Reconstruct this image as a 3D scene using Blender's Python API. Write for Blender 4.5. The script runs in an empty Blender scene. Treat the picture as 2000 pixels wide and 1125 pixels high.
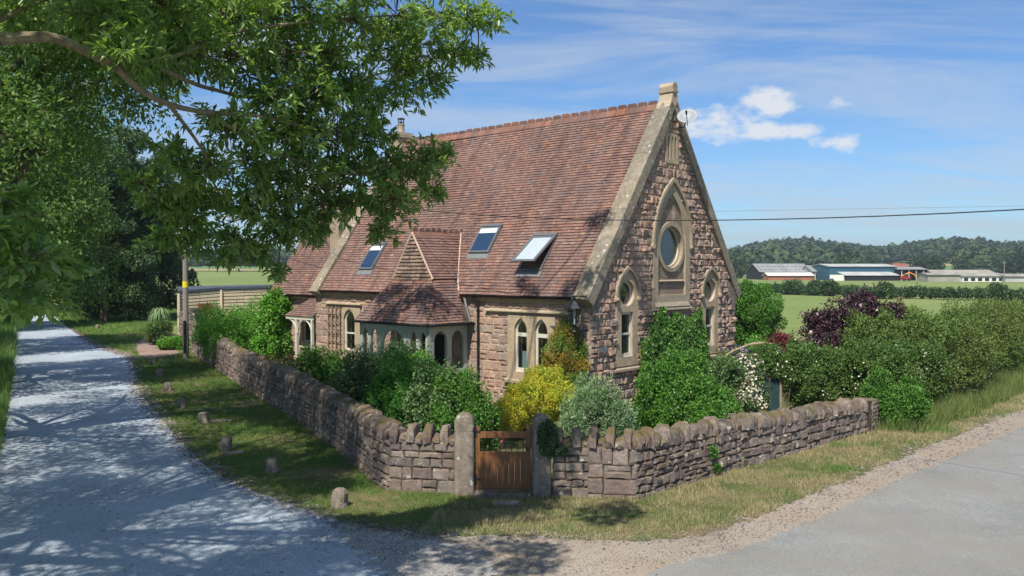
import bpy, math, random
import numpy as np
from math import sin, cos, pi, radians, sqrt, atan2
from mathutils import Vector, Matrix
from mathutils.geometry import tessellate_polygon

random.seed(7)
RNG = np.random.default_rng(11)
sc = bpy.context.scene
COL = sc.collection

# ------------------------------------------------------------------ camera
F_PX, HOR, CZ = 1675.0, 524.5, 4.5
TH = math.atan((562.5 - HOR) / F_PX)
cam_d = bpy.data.cameras.new('camera')
cam_d.sensor_width = 36.0
cam_d.lens = F_PX / 2000 * 36
cam_d.clip_start, cam_d.clip_end = 0.1, 9000
cam = bpy.data.objects.new('camera', cam_d)
COL.objects.link(cam)
cam.location = (0, 0, CZ)
cam.rotation_euler = (pi / 2 - TH, 0, 0)
sc.camera = cam

# ------------------------------------------------------------------ sky, sun, exposure
SUN_EL = radians(54)
SUN_DIR = Vector((-0.39, -0.92, 0)).normalized() * cos(SUN_EL) + Vector((0, 0, sin(SUN_EL)))
w = bpy.data.worlds.new('World')
sc.world = w
w.use_nodes = True
nt = w.node_tree
nt.nodes.clear()


def nn(tree, typ, **kw):
    n = tree.nodes.new(typ)
    for k, v in kw.items():
        if k.startswith('i_'):
            key = k[2:]
            key = int(key) if key.isdigit() else key.replace('_', ' ')
            n.inputs[key].default_value = v
        else:
            setattr(n, k, v)
    return n


def mth(tree, op, a, b=None, clamp=False):
    n = tree.nodes.new('ShaderNodeMath')
    n.operation = op
    n.use_clamp = clamp
    for i, x in enumerate((a, b)):
        if x is None:
            continue
        if isinstance(x, (int, float)):
            n.inputs[i].default_value = x
        else:
            tree.links.new(x, n.inputs[i])
    return n.outputs[0]


def ramp(tree, fac, stops, interp='LINEAR'):
    r = tree.nodes.new('ShaderNodeValToRGB')
    r.color_ramp.interpolation = interp
    el = r.color_ramp.elements
    while len(el) < len(stops):
        el.new(0.5)
    for e, (p, c) in zip(el, stops):
        e.position = p
        e.color = (*c, 1) if len(c) == 3 else c
    if fac is not None:
        tree.links.new(fac, r.inputs[0])
    return r.outputs[0]


def mix(tree, fac, a, b, typ='MIX'):
    n = tree.nodes.new('ShaderNodeMix')
    n.data_type = 'RGBA'
    n.blend_type = typ
    for s, x in ((0, fac), (6, a), (7, b)):
        if hasattr(x, 'links') or hasattr(x, 'is_linked'):
            tree.links.new(x, n.inputs[s])
        elif isinstance(x, (int, float)):
            n.inputs[s].default_value = x
        else:
            n.inputs[s].default_value = (*x, 1)
    return n.outputs[2]


def g8(r, g, b):
    """sRGB 0..255 to linear"""
    return tuple(((c / 255) / 12.92 if c / 255 <= .04045 else ((c / 255 + .055) / 1.055) ** 2.4) for c in (r, g, b))


sky = nn(nt, 'ShaderNodeTexSky')
sky.sky_type = 'NISHITA'
sky.sun_disc = False
sky.sun_elevation = SUN_EL
sky.sun_rotation = atan2(SUN_DIR.x, SUN_DIR.y)
sky.air_density = 1.0
sky.dust_density = 0.3
sky.ozone_density = 3.0
tc = nn(nt, 'ShaderNodeTexCoord')
sep = nn(nt, 'ShaderNodeSeparateXYZ')
nt.links.new(tc.outputs['Generated'], sep.inputs[0])
X, Y, Z = sep.outputs
zc = mth(nt, 'MAXIMUM', Z, 0.02)
# cirrus: plane projection of the view direction
px_ = mth(nt, 'DIVIDE', X, mth(nt, 'ADD', zc, 0.12))
py_ = mth(nt, 'DIVIDE', Y, mth(nt, 'ADD', zc, 0.12))
comb = nn(nt, 'ShaderNodeCombineXYZ')
nt.links.new(mth(nt, 'ADD', mth(nt, 'MULTIPLY', px_, 0.5), mth(nt, 'MULTIPLY', py_, -0.15)), comb.inputs[0])
nt.links.new(mth(nt, 'MULTIPLY', py_, 1.4), comb.inputs[1])
n1 = nn(nt, 'ShaderNodeTexNoise', i_Scale=1.1, i_Detail=8.0, i_Roughness=0.62, i_Distortion=0.9)
nt.links.new(comb.outputs[0], n1.inputs['Vector'])
cir = ramp(nt, n1.outputs[0], [(0.44, (0, 0, 0)), (0.74, (.85, .85, .85))])
# cumulus: soft blobs round given directions, broken up by noise
n2 = nn(nt, 'ShaderNodeTexNoise', i_Scale=38.0, i_Detail=7.0, i_Roughness=0.55)
mp = nn(nt, 'ShaderNodeMapping')
mp.inputs['Scale'].default_value = (1, 1, 1.9)
nt.links.new(tc.outputs['Generated'], mp.inputs[0])
nt.links.new(mp.outputs[0], n2.inputs['Vector'])
rt = mth(nt, 'DIVIDE', X, mth(nt, 'MAXIMUM', Y, 0.05))
ut = mth(nt, 'DIVIDE', Z, mth(nt, 'MAXIMUM', Y, 0.05))
cum = None
for (cx, cy, rx, ry, st) in ((1500, 203, 66, 30, 1.0), (1455, 225, 60, 26, .6), (1392, 245, 70, 34, 1.0), (1500, 255, 90, 20, 1.0),
                             (1640, 280, 52, 18, .9), (1630, 197, 30, 16, .35), (640, 350, 120, 40, .7), (660, 420, 60, 60, .5)):
    a = mth(nt, 'DIVIDE', mth(nt, 'SUBTRACT', rt, (cx - 1000) / F_PX), rx / F_PX)
    b = mth(nt, 'DIVIDE', mth(nt, 'SUBTRACT', ut, (HOR - cy) / F_PX), ry / F_PX)
    d = mth(nt, 'SQRT', mth(nt, 'ADD', mth(nt, 'MULTIPLY', a, a), mth(nt, 'MULTIPLY', b, b)))
    v = mth(nt, 'MULTIPLY', mth(nt, 'SUBTRACT', 1.25, d, True), st)
    cum = v if cum is None else mth(nt, 'MAXIMUM', cum, v)
front = mth(nt, 'GREATER_THAN', Y, 0.1)
cum = mth(nt, 'MULTIPLY', cum, front)
cm = mth(nt, 'ADD', cum, mth(nt, 'MULTIPLY', mth(nt, 'SUBTRACT', n2.outputs[0], 0.5), 2.6))
cmask = mth(nt, 'MULTIPLY', ramp(nt, cm, [(0.12, (0, 0, 0)), (0.85, (.85, .85, .85))]), mth(nt, 'GREATER_THAN', cum, 0.001))
skyt = mix(nt, 1.0, sky.outputs[0], (.36, .485, .62), 'MULTIPLY')
c1 = mix(nt, cir, skyt, (2.7, 3.0, 3.35))
c2 = mix(nt, cmask, c1, (3.9, 3.95, 4.05))
bg = nn(nt, 'ShaderNodeBackground', i_Strength=0.15)
nt.links.new(c2, bg.inputs[0])
out = nn(nt, 'ShaderNodeOutputWorld')
nt.links.new(bg.outputs[0], out.inputs[0])

sun_d = bpy.data.lights.new('sun', 'SUN')
sun_d.energy = 4.1
sun_d.angle = radians(0.53)
sun_d.color = (1.0, 0.95, 0.86)
sun = bpy.data.objects.new('sun', sun_d)
COL.objects.link(sun)
sun.rotation_euler = SUN_DIR.to_track_quat('Z', 'Y').to_euler()
sc.view_settings.view_transform = 'Standard'
sc.view_settings.look = 'None'
sc.view_settings.exposure = 0.55
sc.cycles.max_bounces = 8
sc.cycles.transparent_max_bounces = 12

# ------------------------------------------------------------------ placing helpers
A_H = 0.744
OX, OY = 2.321, 25.5
U = Vector((sin(A_H), cos(A_H), 0))
V = Vector((-cos(A_H), sin(A_H), 0))


def G(px, py, z=0.0):
    """a spot of the plan: where the line of sight through a photo pixel meets the level z"""
    x = (px - 1000) / F_PX
    zz = -(py - 562.5) / F_PX
    r = Vector((x, cos(TH) + zz * sin(TH), -sin(TH) + zz * cos(TH)))
    t = (z - CZ) / r.z
    return Vector((r.x * t, r.y * t, z))


def D(px, py, d):
    """a spot at depth d"""
    x = (px - 1000) / F_PX
    zz = -(py - 562.5) / F_PX
    r = Vector((x, cos(TH) + zz * sin(TH), -sin(TH) + zz * cos(TH)))
    r = r * (d / r.y)
    return Vector((r.x, r.y, r.z + CZ))


def hw(u, v, z=0.0):
    return Vector((OX, OY, 0)) + U * u + V * v + Vector((0, 0, z))


# ------------------------------------------------------------------ materials
MATS = {}


def material(name, fn):
    m = bpy.data.materials.new(name)
    m.use_nodes = True
    t = m.node_tree
    b = t.nodes['Principled BSDF']
    fn(t, b)
    MATS[name] = m
    return m


def noise(t, scale, detail=5.0, rough=.55, dist=0.0, coord='Object', vec=None):
    n = nn(t, 'ShaderNodeTexNoise', i_Scale=scale, i_Detail=detail, i_Roughness=rough, i_Distortion=dist)
    if vec is None:
        c = nn(t, 'ShaderNodeTexCoord')
        vec = c.outputs[coord]
    t.links.new(vec, n.inputs['Vector'])
    return n.outputs[0]


def bump(t, b, h, strength=.5, dist=.02):
    n = nn(t, 'ShaderNodeBump', i_Strength=strength, i_Distance=dist)
    t.links.new(h, n.inputs['Height'])
    t.links.new(n.outputs[0], b.inputs['Normal'])


def island(t):
    return nn(t, 'ShaderNodeNewGeometry').outputs['Random Per Island']


def simple(name, col, rough=.6, var=.15, nscale=6.0, bmp=.2, bdist=.01, metal=0.0, isl=0.0, spec=.5):
    def fn(t, b):
        c = ramp(t, noise(t, nscale), [(.3, tuple(x * (1 - var) for x in col)), (.7, tuple(min(1, x * (1 + var)) for x in col))])
        if isl:
            c = mix(t, 1.0, c, ramp(t, island(t), [(0, (1 - isl,) * 3), (1, (1 + isl * .0,) * 3)]), 'MULTIPLY')
        t.links.new(c, b.inputs['Base Color'])
        b.inputs['Roughness'].default_value = rough
        b.inputs['Metallic'].default_value = metal
        b.inputs['Specular IOR Level'].default_value = spec
        if bmp:
            bump(t, b, noise(t, nscale * 5), bmp, bdist)
    return material(name, fn)


def stone_mat(name, stops, lichen=.5, moss=0.0, spot=.3, dark=.45):
    def fn(t, b):
        c = ramp(t, island(t), stops)
        n = noise(t, 9.0, 8, .7)
        c = mix(t, 1.0, c, ramp(t, n, [(.28, (dark,) * 3), (.72, (1.32,) * 3)]), 'MULTIPLY')
        c = mix(t, ramp(t, noise(t, 1.3, 3), [(.35, (0, 0, 0)), (.7, (spot,) * 3)]), c, g8(88, 78, 72))
        if lichen:
            l = ramp(t, noise(t, 4.2, 6, .62), [(.60 - .06 * lichen, (0, 0, 0)), (.66, (1, 1, 1))])
            l2 = ramp(t, noise(t, 23, 3), [(.45, (0, 0, 0)), (.55, (1, 1, 1))])
            lm = mth(t, 'MULTIPLY', mth(t, 'MULTIPLY', l, l2), .62 * min(1, lichen))
            c = mix(t, lm, c, g8(178, 174, 160))
            vs_ = nn(t, 'ShaderNodeTexVoronoi', i_Scale=7.5, i_Randomness=1.0)
            tcv = nn(t, 'ShaderNodeTexCoord')
            t.links.new(tcv.outputs['Object'], vs_.inputs['Vector'])
            sv = nn(t, 'ShaderNodeSeparateColor')
            t.links.new(vs_.outputs['Color'], sv.inputs[0])
            edge = mth(t, 'ADD', vs_.outputs['Distance'], mth(t, 'MULTIPLY', mth(t, 'SUBTRACT', noise(t, 30, 3), .5), .35))
            disk = mth(t, 'LESS_THAN', edge, mth(t, 'MULTIPLY', sv.outputs[1], .36))
            lm2 = mth(t, 'MULTIPLY', mth(t, 'MULTIPLY', disk, mth(t, 'LESS_THAN', sv.outputs[0], .22 * min(1.2, lichen))), .8)
            c = mix(t, lm2, c, g8(196, 194, 178))
        if moss:
            g = nn(t, 'ShaderNodeNewGeometry')
            s = nn(t, 'ShaderNodeSeparateXYZ')
            t.links.new(g.outputs['Normal'], s.inputs[0])
            up = ramp(t, s.outputs[2], [(.1, (0, 0, 0)), (.8, (1, 1, 1))])
            mm = mth(t, 'MULTIPLY', up, ramp(t, noise(t, 2.2, 6, .6), [(.40, (0, 0, 0)), (.53, (moss,) * 3)]))
            c = mix(t, mm, c, g8(96, 84, 38))
        t.links.new(c, b.inputs['Base Color'])
        b.inputs['Roughness'].default_value = .92
        b.inputs['Specular IOR Level'].default_value = .25
        bump(t, b, noise(t, 26, 8, .75), .8, .03)
    return material(name, fn)


SANDS = [(0, g8(160, 130, 116)), (.14, g8(174, 144, 126)), (.3, g8(144, 124, 112)), (.44, g8(168, 138, 120)),
         (.58, g8(154, 138, 122)), (.7, g8(182, 152, 130)), (.84, g8(140, 130, 120)), (1, g8(172, 148, 130))]
SANDS = [(p, tuple(min(1, x * 1.15) for x in c)) for p, c in SANDS]
stone_mat('rubble_sandstone', SANDS, .25, 0, .2, .62)
DRY = [(0, g8(128, 104, 94)), (.16, g8(150, 126, 110)), (.32, g8(108, 92, 86)), (.5, g8(140, 114, 102)),
       (.66, g8(122, 110, 98)), (.82, g8(158, 136, 120)), (1, g8(112, 98, 92))]
_g = lambda c, k: tuple(x * (1 - k) + (sum(c) / 3) * k for x in c)
DRY = [(p, _g(c, .3)) for p, c in DRY]
stone_mat('field_stone', [(p, tuple(min(1, x * 1.1) for x in c)) for p, c in DRY], .8, .55, .3, .5)
stone_mat('cope_stone', [(p, tuple(min(1, x * 1.12) for x in c)) for p, c in DRY], .9, .8, .3)
TANS = [(0, g8(172, 154, 128)), (.35, g8(186, 166, 138)), (.7, g8(160, 146, 124)), (1, g8(190, 172, 146))]
stone_mat('dressed_stone', TANS, .22, 0, .22, .72)
stone_mat('coping_stone', [(0, g8(140, 128, 108)), (.5, g8(158, 144, 122)), (1, g8(130, 122, 106))], 1.9, 0, .25, .6)
stone_mat('post_stone', [(0, g8(140, 128, 116)), (1, g8(152, 138, 122))], .9, .3, .35, .55)
simple('mortar', g8(196, 168, 148), .95, .15, 5, .5)
simple('dry_joint', g8(66, 58, 52), .98, .3, 5, .6)
simple('black_plastic', (.015, .016, .018), .7, .1, 5, 0, spec=.2)
simple('black_iron', (.018, .02, .024), .45, .2, 9, .2)
simple('lead', g8(120, 122, 122), .5, .1, 5, .1)
simple('window_paint', g8(208, 204, 186), .45, .04, 5, .05)
simple('porch_paint', g8(176, 182, 168), .55, .08, 3, .15)
simple('rooflight_metal', g8(118, 120, 120), .4, .06, 5, 0, metal=.3)
simple('aluminium', g8(158, 164, 168), .35, .04, 5, 0, metal=.4)
simple('dish_grey', g8(142, 148, 152), .5, .05, 9, 0)
simple('sash_pane', g8(176, 186, 190), .3, .05, 3, 0)  # open rooflight glass: the pale reflection is put into the base colour
simple('curtain', g8(215, 216, 214), .85, .06, 12, .2)
simple('dusky_cloth', g8(104, 124, 130), .8, .15, 3, .1)
simple('blind_cloth', g8(206, 212, 214), .8, .06, 12, .1)
simple('interior', g8(92, 78, 66), .9, .2, 3, 0)
simple('weathered_wood', g8(158, 138, 112), .85, .25, 8, .4, isl=.3)
simple('grey_wood', g8(140, 132, 120), .85, .2, 14, .4)
simple('fence_slats', g8(206, 186, 158), .85, .14, 6, .3, isl=.2)
simple('roof_felt', g8(72, 78, 88), .7, .1, 3, .1)
simple('yellow_plastic', g8(232, 214, 40), .5, .04, 5, 0)
simple('bark', g8(92, 84, 66), .9, .45, 7, .9, .03)
simple('lichen_bark', g8(132, 122, 92), .9, .45, 14, .9, .03)
simple('twig', g8(84, 74, 54), .9, .3, 7, .3)
simple('teal_net', g8(26, 60, 58), .8, .25, 9, .2)
simple('light_glaze', g8(170, 200, 170), .2, .1, 4, 0)
simple('white_render', g8(226, 222, 212), .8, .05, 3, .05)
simple('red_paint', g8(176, 40, 34), .5, .1, 5, 0)
simple('orange_paint', g8(224, 140, 30), .5, .1, 5, 0)
simple('rubber', (.02, .02, .02), .8, .1, 5, 0)
simple('brick_far', g8(160, 100, 74), .9, .15, .6, 0)
simple('sheet_grey', g8(150, 150, 146), .7, .14, .25, 0, isl=.25)
simple('sheet_pale', g8(186, 184, 176), .7, .14, .25, 0, isl=.15)
simple('sheet_teal', g8(44, 92, 108), .6, .06, .3, 0)
simple('tin_roof', g8(160, 154, 140), .8, .22, .3, 0, isl=.2)
simple('dark_inside', (.012, .013, .014), .9, .1, 3, 0)
simple('tile_far', g8(140, 84, 66), .9, .1, 2, 0)
simple('slate', g8(120, 120, 122), .8, .15, 3, .1)
simple('pink_petal', g8(232, 110, 150), .6, .1, 9, 0, isl=.3)
simple('white_petal', g8(222, 216, 190), .6, .05, 9, 0, isl=.15)
simple('purple_petal', g8(126, 100, 190), .6, .1, 9, 0, isl=.3)
simple('palepink_petal', g8(222, 186, 196), .6, .1, 9, 0, isl=.25)


def tiles_mat(name, stops, white=.5):
    def fn(t, b):
        c = ramp(t, island(t), stops, 'CONSTANT')
        n = noise(t, .35, 4, .6)
        c = mix(t, 1.0, c, ramp(t, n, [(.3, (.72, .70, .71)), (.7, (1.02, 1.0, 1.0))]), 'MULTIPLY')
        c = mix(t, ramp(t, noise(t, .9, 5, .6), [(.4, (.1, .1, .1)), (.62, (.5, .5, .5))]), c, g8(124, 108, 104))
        c = mix(t, 1.0, c, ramp(t, noise(t, 18, 4, .6), [(.3, (.72,) * 3), (.7, (1.2,) * 3)]), 'MULTIPLY')
        cs_ = nn(t, 'ShaderNodeTexCoord')
        ms_ = nn(t, 'ShaderNodeMapping')
        ms_.inputs['Scale'].default_value = (.35, 2.6, .35)
        t.links.new(cs_.outputs['Object'], ms_.inputs[0])
        c = mix(t, 1.0, c, ramp(t, noise(t, 1.0, 6, .65, vec=ms_.outputs[0]), [(.32, (.66, .66, .7)), (.55, (1.0, 1.0, 1.0)), (.75, (1.16, 1.1, 1.04))]), 'MULTIPLY')
        l = ramp(t, noise(t, 7.5, 5, .65), [(.64, (0, 0, 0)), (.69, (white,) * 3)])
        c = mix(t, l, c, g8(205, 196, 184))
        t.links.new(c, b.inputs['Base Color'])
        b.inputs['Roughness'].default_value = .85
        b.inputs['Specular IOR Level'].default_value = .3
        bump(t, b, noise(t, 40, 4), .35, .01)
    return material(name, fn)


TILE = [(0, g8(140, 108, 94)), (.13, g8(150, 114, 98)), (.27, g8(130, 100, 90)), (.4, g8(156, 118, 100)),
        (.5, g8(136, 106, 94)), (.63, g8(148, 108, 90)), (.74, g8(126, 100, 92)), (.84, g8(160, 126, 108)),
        (.965, g8(174, 120, 90)), (.985, g8(104, 98, 102)), (.994, g8(178, 150, 118))]
tiles_mat('clay_tile', TILE)
tiles_mat('ridge_tile', [(0, g8(154, 104, 78)), (.25, g8(136, 96, 78)), (.5, g8(164, 110, 80)), (.75, g8(126, 92, 76))], .3)
tiles_mat('gablet_tile', [(0, g8(150, 124, 100)), (.3, g8(128, 106, 88)), (.55, g8(168, 144, 116)), (.8, g8(112, 94, 82))], .4)


def wood_fn(t, b):
    c = nn(t, 'ShaderNodeTexCoord')
    m = nn(t, 'ShaderNodeMapping')
    m.inputs['Scale'].default_value = (14, 14, 1.1)
    t.links.new(c.outputs['Object'], m.inputs[0])
    n = noise(t, 3, 6, .6, .6, vec=m.outputs[0])
    k = ramp(t, n, [(.25, g8(84, 52, 30)), (.5, g8(124, 82, 48)), (.75, g8(152, 106, 66))])
    k = mix(t, 1.0, k, ramp(t, island(t), [(0, (.8, .8, .8)), (1, (1.08, 1.05, 1))]), 'MULTIPLY')
    t.links.new(k, b.inputs['Base Color'])
    b.inputs['Roughness'].default_value = .5
    bump(t, b, n, .25, .01)


material('gate_wood', wood_fn)


def glass_fn(t, b):
    o = t.nodes['Material Output']
    tr = nn(t, 'ShaderNodeBsdfTransparent')
    tr.inputs[0].default_value = (.72, .8, .8, 1)
    gl = nn(t, 'ShaderNodeBsdfGlossy', i_Roughness=.03)
    gl.inputs[0].default_value = (.95, .97, 1, 1)
    fr = nn(t, 'ShaderNodeLayerWeight', i_Blend=.5)
    ms = nn(t, 'ShaderNodeMixShader')
    t.links.new(mth(t, 'ADD', mth(t, 'MULTIPLY', mth(t, 'POWER', fr.outputs['Facing'], 3.5), .6), .05), ms.inputs[0])
    t.links.new(tr.outputs[0], ms.inputs[1])
    t.links.new(gl.outputs[0], ms.inputs[2])
    t.links.new(ms.outputs[0], o.inputs[0])


material('glass', glass_fn)


def glass2_fn(t, b):
    b.inputs['Base Color'].default_value = (.02, .035, .05, 1)
    b.inputs['Roughness'].default_value = .04
    b.inputs['Specular IOR Level'].default_value = 1.0
    b.inputs['IOR'].default_value = 2.0


material('dark_glass', glass2_fn)


def glass3_fn(t, b):
    b.inputs['Base Color'].default_value = (*g8(196, 192, 180), 1)
    b.inputs['Metallic'].default_value = 1.0
    b.inputs['Roughness'].default_value = .06


material('mirror_glass', glass3_fn)


def leaf_mat(name, stops, trans=.3, rough=.5, spec=.4, patch=None, pscale=1.2):
    def fn(t, b):
        o = t.nodes['Material Output']
        c = ramp(t, island(t), stops)
        c = mix(t, 1.0, c, ramp(t, noise(t, 2.6, 3, .6), [(.3, (.74, .78, .8)), (.7, (1.3, 1.24, 1.1))]), 'MULTIPLY')
        if patch:
            c = mix(t, ramp(t, noise(t, pscale, 3, .5), [(.45, (0, 0, 0)), (.58, (.85, .85, .85))]), c, patch)
        t.links.new(c, b.inputs['Base Color'])
        b.inputs['Roughness'].default_value = rough
        b.inputs['Specular IOR Level'].default_value = spec
        tl = nn(t, 'ShaderNodeBsdfTranslucent')
        tcol = mix(t, 1.0, c, (1.25, 1.35, .6), 'MULTIPLY')
        t.links.new(tcol, tl.inputs[0])
        ms = nn(t, 'ShaderNodeMixShader')
        ms.inputs[0].default_value = trans
        t.links.new(b.outputs[0], ms.inputs[1])
        t.links.new(tl.outputs[0], ms.inputs[2])
        t.links.new(ms.outputs[0], o.inputs[0])
    return material(name, fn)


def greens(*cols):
    n = len(cols) - 1
    return [(i / n, g8(*c)) for i, c in enumerate(cols)]


leaf_mat('oak_leaf', greens((100, 132, 72), (134, 162, 92), (112, 144, 78), (156, 180, 110), (106, 136, 74)), .5, .34, .8)
leaf_mat('tree_leaf', greens((84, 114, 64), (110, 140, 76), (78, 108, 60), (128, 154, 86)), .42, .5)
leaf_mat('light_leaf', greens((94, 130, 64), (122, 156, 78), (106, 142, 68), (138, 166, 90)), .4, .5)
leaf_mat('dark_leaf', greens((62, 88, 56), (82, 108, 66), (56, 80, 52), (94, 118, 74)), .28, .55)
leaf_mat('laurel_leaf', greens((76, 128, 40), (112, 164, 58), (90, 144, 46), (132, 180, 76)), .3, .4, .5)
leaf_mat('conifer_leaf', greens((44, 96, 32), (66, 122, 40), (54, 108, 36), (88, 140, 50)), .2, .6)
leaf_mat('mixed_leaf', greens((62, 96, 54), (100, 132, 80), (80, 116, 56), (140, 154, 104), (70, 104, 60)), .25, .5)
leaf_mat('shrub_leaf', greens((64, 110, 40), (92, 138, 52), (76, 124, 44), (116, 156, 70)), .28, .5)
leaf_mat('ivy_leaf', greens((72, 116, 48), (104, 148, 64), (84, 130, 54), (140, 164, 90)), .22, .42, .5)
leaf_mat('gold_leaf', greens((190, 200, 66), (214, 216, 84), (132, 164, 62), (214, 180, 66), (164, 188, 66), (120, 156, 60)), .35, .5, patch=g8(208, 196, 70), pscale=2.2)
leaf_mat('rust_leaf', greens((168, 132, 60), (150, 148, 62), (176, 122, 56), (132, 144, 60), (166, 142, 72)), .3, .6, patch=g8(112, 146, 64), pscale=1.6)
leaf_mat('silver_leaf', greens((116, 148, 100), (152, 174, 134), (92, 132, 76), (186, 194, 170), (80, 124, 66), (100, 140, 80)), .2, .6)
leaf_mat('hedge_leaf', greens((66, 102, 48), (90, 124, 58), (78, 112, 48), (112, 138, 70), (60, 92, 46)), .28, .5, patch=g8(94, 118, 56), pscale=.35)
leaf_mat('hawthorn_leaf', greens((82, 110, 54), (102, 128, 62), (90, 116, 52), (122, 142, 76), (72, 100, 50)), .28, .55, patch=g8(112, 124, 64), pscale=.5)
leaf_mat('purple_leaf', greens((66, 42, 56), (86, 56, 70), (52, 36, 46), (104, 74, 84)), .15, .5)
leaf_mat('red_leaf', greens((116, 50, 60), (96, 42, 52), (134, 64, 72), (110, 60, 58)), .2, .5)
leaf_mat('bronze_leaf', greens((96, 82, 58), (116, 98, 66), (124, 100, 74), (84, 96, 54)), .2, .5)
leaf_mat('far_leaf', greens((50, 72, 46), (60, 82, 50), (44, 64, 42), (72, 90, 54)), .1, .7, .2, patch=g8(84, 100, 58), pscale=.05)
leaf_mat('hay_grass', greens((124, 134, 78), (150, 148, 98), (104, 126, 62), (86, 114, 52), (96, 124, 56)), .3, .6)


def grass_mat(name, lush, dry, scale=.5, lo=.42, hi=.6):
    def fn(t, b):
        o = t.nodes['Material Output']
        g = nn(t, 'ShaderNodeNewGeometry')
        f = noise(t, scale, 5, .65, vec=g.outputs['Position'])
        a = mix(t, island(t), tuple(x * .72 for x in lush), tuple(x * 1.25 for x in lush))
        d = mix(t, island(t), tuple(x * .8 for x in dry), tuple(x * 1.15 for x in dry))
        c = mix(t, ramp(t, f, [(lo, (0, 0, 0)), (hi, (1, 1, 1))]), a, d)
        t.links.new(c, b.inputs['Base Color'])
        b.inputs['Roughness'].default_value = .6
        tl = nn(t, 'ShaderNodeBsdfTranslucent')
        t.links.new(c, tl.inputs[0])
        ms = nn(t, 'ShaderNodeMixShader')
        ms.inputs[0].default_value = .3
        t.links.new(b.outputs[0], ms.inputs[1])
        t.links.new(tl.outputs[0], ms.inputs[2])
        t.links.new(ms.outputs[0], o.inputs[0])
    return material(name, fn)


grass_mat('grass_lush', g8(96, 134, 54), g8(118, 140, 68))
grass_mat('grass_dry', g8(110, 138, 64), g8(178, 166, 122), .7, .36, .52)


def ground_fn(t, b):
    g = nn(t, 'ShaderNodeNewGeometry')
    p = g.outputs['Position']
    s = nn(t, 'ShaderNodeSeparateXYZ')
    t.links.new(p, s.inputs[0])
    f = noise(t, .6, 6, .65, vec=p)
    near = ramp(t, f, [(.36, g8(74, 88, 48)), (.5, g8(98, 98, 62)), (.64, g8(128, 110, 86))])
    near = mix(t, 1.0, near, ramp(t, noise(t, 14, 5, .7, vec=p), [(.3, (.7,) * 3), (.7, (1.25,) * 3)]), 'MULTIPLY')
    ff = noise(t, .02, 4, .6, vec=p)
    fine = noise(t, .5, 5, .7, vec=p)
    far = ramp(t, ff, [(.35, g8(112, 128, 70)), (.55, g8(124, 136, 78)), (.7, g8(134, 140, 86))])
    far = mix(t, 1.0, far, ramp(t, fine, [(.3, (.82,) * 3), (.7, (1.14,) * 3)]), 'MULTIPLY')
    # beyond 380 m the fields alternate between pasture and stubble
    vor = nn(t, 'ShaderNodeTexVoronoi', i_Scale=.0042)
    t.links.new(p, vor.inputs['Vector'])
    sp = nn(t, 'ShaderNodeSeparateColor')
    t.links.new(vor.outputs['Color'], sp.inputs[0])
    patch = ramp(t, sp.outputs[0], [(0, g8(104, 130, 70)), (.6, g8(118, 134, 80)), (.8, g8(160, 142, 104)), (.9, g8(168, 146, 112))], 'CONSTANT')
    l = nn(t, 'ShaderNodeVectorMath', operation='LENGTH')
    t.links.new(p, l.inputs[0])
    dist = l.outputs['Value']
    k1 = mth(t, 'DIVIDE', mth(t, 'SUBTRACT', dist, 40), 30, True)
    k2 = mth(t, 'GREATER_THAN', dist, 520)
    c = mix(t, k2, mix(t, k1, near, far), patch)
    t.links.new(c, b.inputs['Base Color'])
    b.inputs['Roughness'].default_value = .95
    b.inputs['Specular IOR Level'].default_value = .15
    bump(t, b, noise(t, 9, 6, .7, vec=p), .5, .05)


material('ground_soil', ground_fn)


def gravel_mat(name, c0, c1, c2, warm=None, scale=38.0, bs=.5):
    def fn(t, b):
        g = nn(t, 'ShaderNodeNewGeometry')
        p = g.outputs['Position']
        v = nn(t, 'ShaderNodeTexVoronoi', i_Scale=scale)
        t.links.new(p, v.inputs['Vector'])
        sp = nn(t, 'ShaderNodeSeparateColor')
        t.links.new(v.outputs['Color'], sp.inputs[0])
        c = ramp(t, sp.outputs[0], [(0, c0), (.5, c1), (1, c2)])
        c = mix(t, 1.0, c, ramp(t, noise(t, .45, 6, .7, vec=p), [(.3, (.78,) * 3), (.7, (1.15,) * 3)]), 'MULTIPLY')
        if warm:
            c = mix(t, ramp(t, noise(t, .35, 5, .65, vec=p), [(.42, (0, 0, 0)), (.62, (.75,) * 3)]), c, warm)
        t.links.new(c, b.inputs['Base Color'])
        b.inputs['Roughness'].default_value = .9
        b.inputs['Specular IOR Level'].default_value = .3
        bump(t, b, sp.outputs[1], bs, .012)
    return material(name, fn)


gravel_mat('lane_chippings', g8(140, 150, 160), g8(166, 175, 184), g8(190, 197, 202), None, 60)
gravel_mat('lane_mix', g8(132, 128, 124), g8(158, 155, 150), g8(184, 182, 178), None, 60)
gravel_mat('road_asphalt', g8(118, 120, 118), g8(134, 135, 130), g8(152, 150, 144), g8(134, 128, 118), 60, .2)
gravel_mat('shoulder_grit', g8(138, 126, 112), g8(154, 143, 129), g8(172, 162, 148), g8(150, 132, 112), 66, .3)
gravel_mat('driveway_soil', g8(140, 118, 106), g8(156, 134, 120), g8(170, 150, 138), g8(134, 102, 82), 20)
gravel_mat('edge_soil', g8(88, 74, 68), g8(112, 96, 88), g8(140, 126, 118), g8(92, 74, 62), 34)
gravel_mat('pebble', g8(104, 94, 88), g8(130, 120, 112), g8(160, 152, 144), None, 5, 0)


# ------------------------------------------------------------------ object helpers
def tag(o, label=None, cat=None, group=None, kind=None):
    if label:
        o['label'] = label
    if cat:
        o['category'] = cat
    if group:
        o['group'] = group
    if kind:
        o['kind'] = kind
    return o


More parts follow.
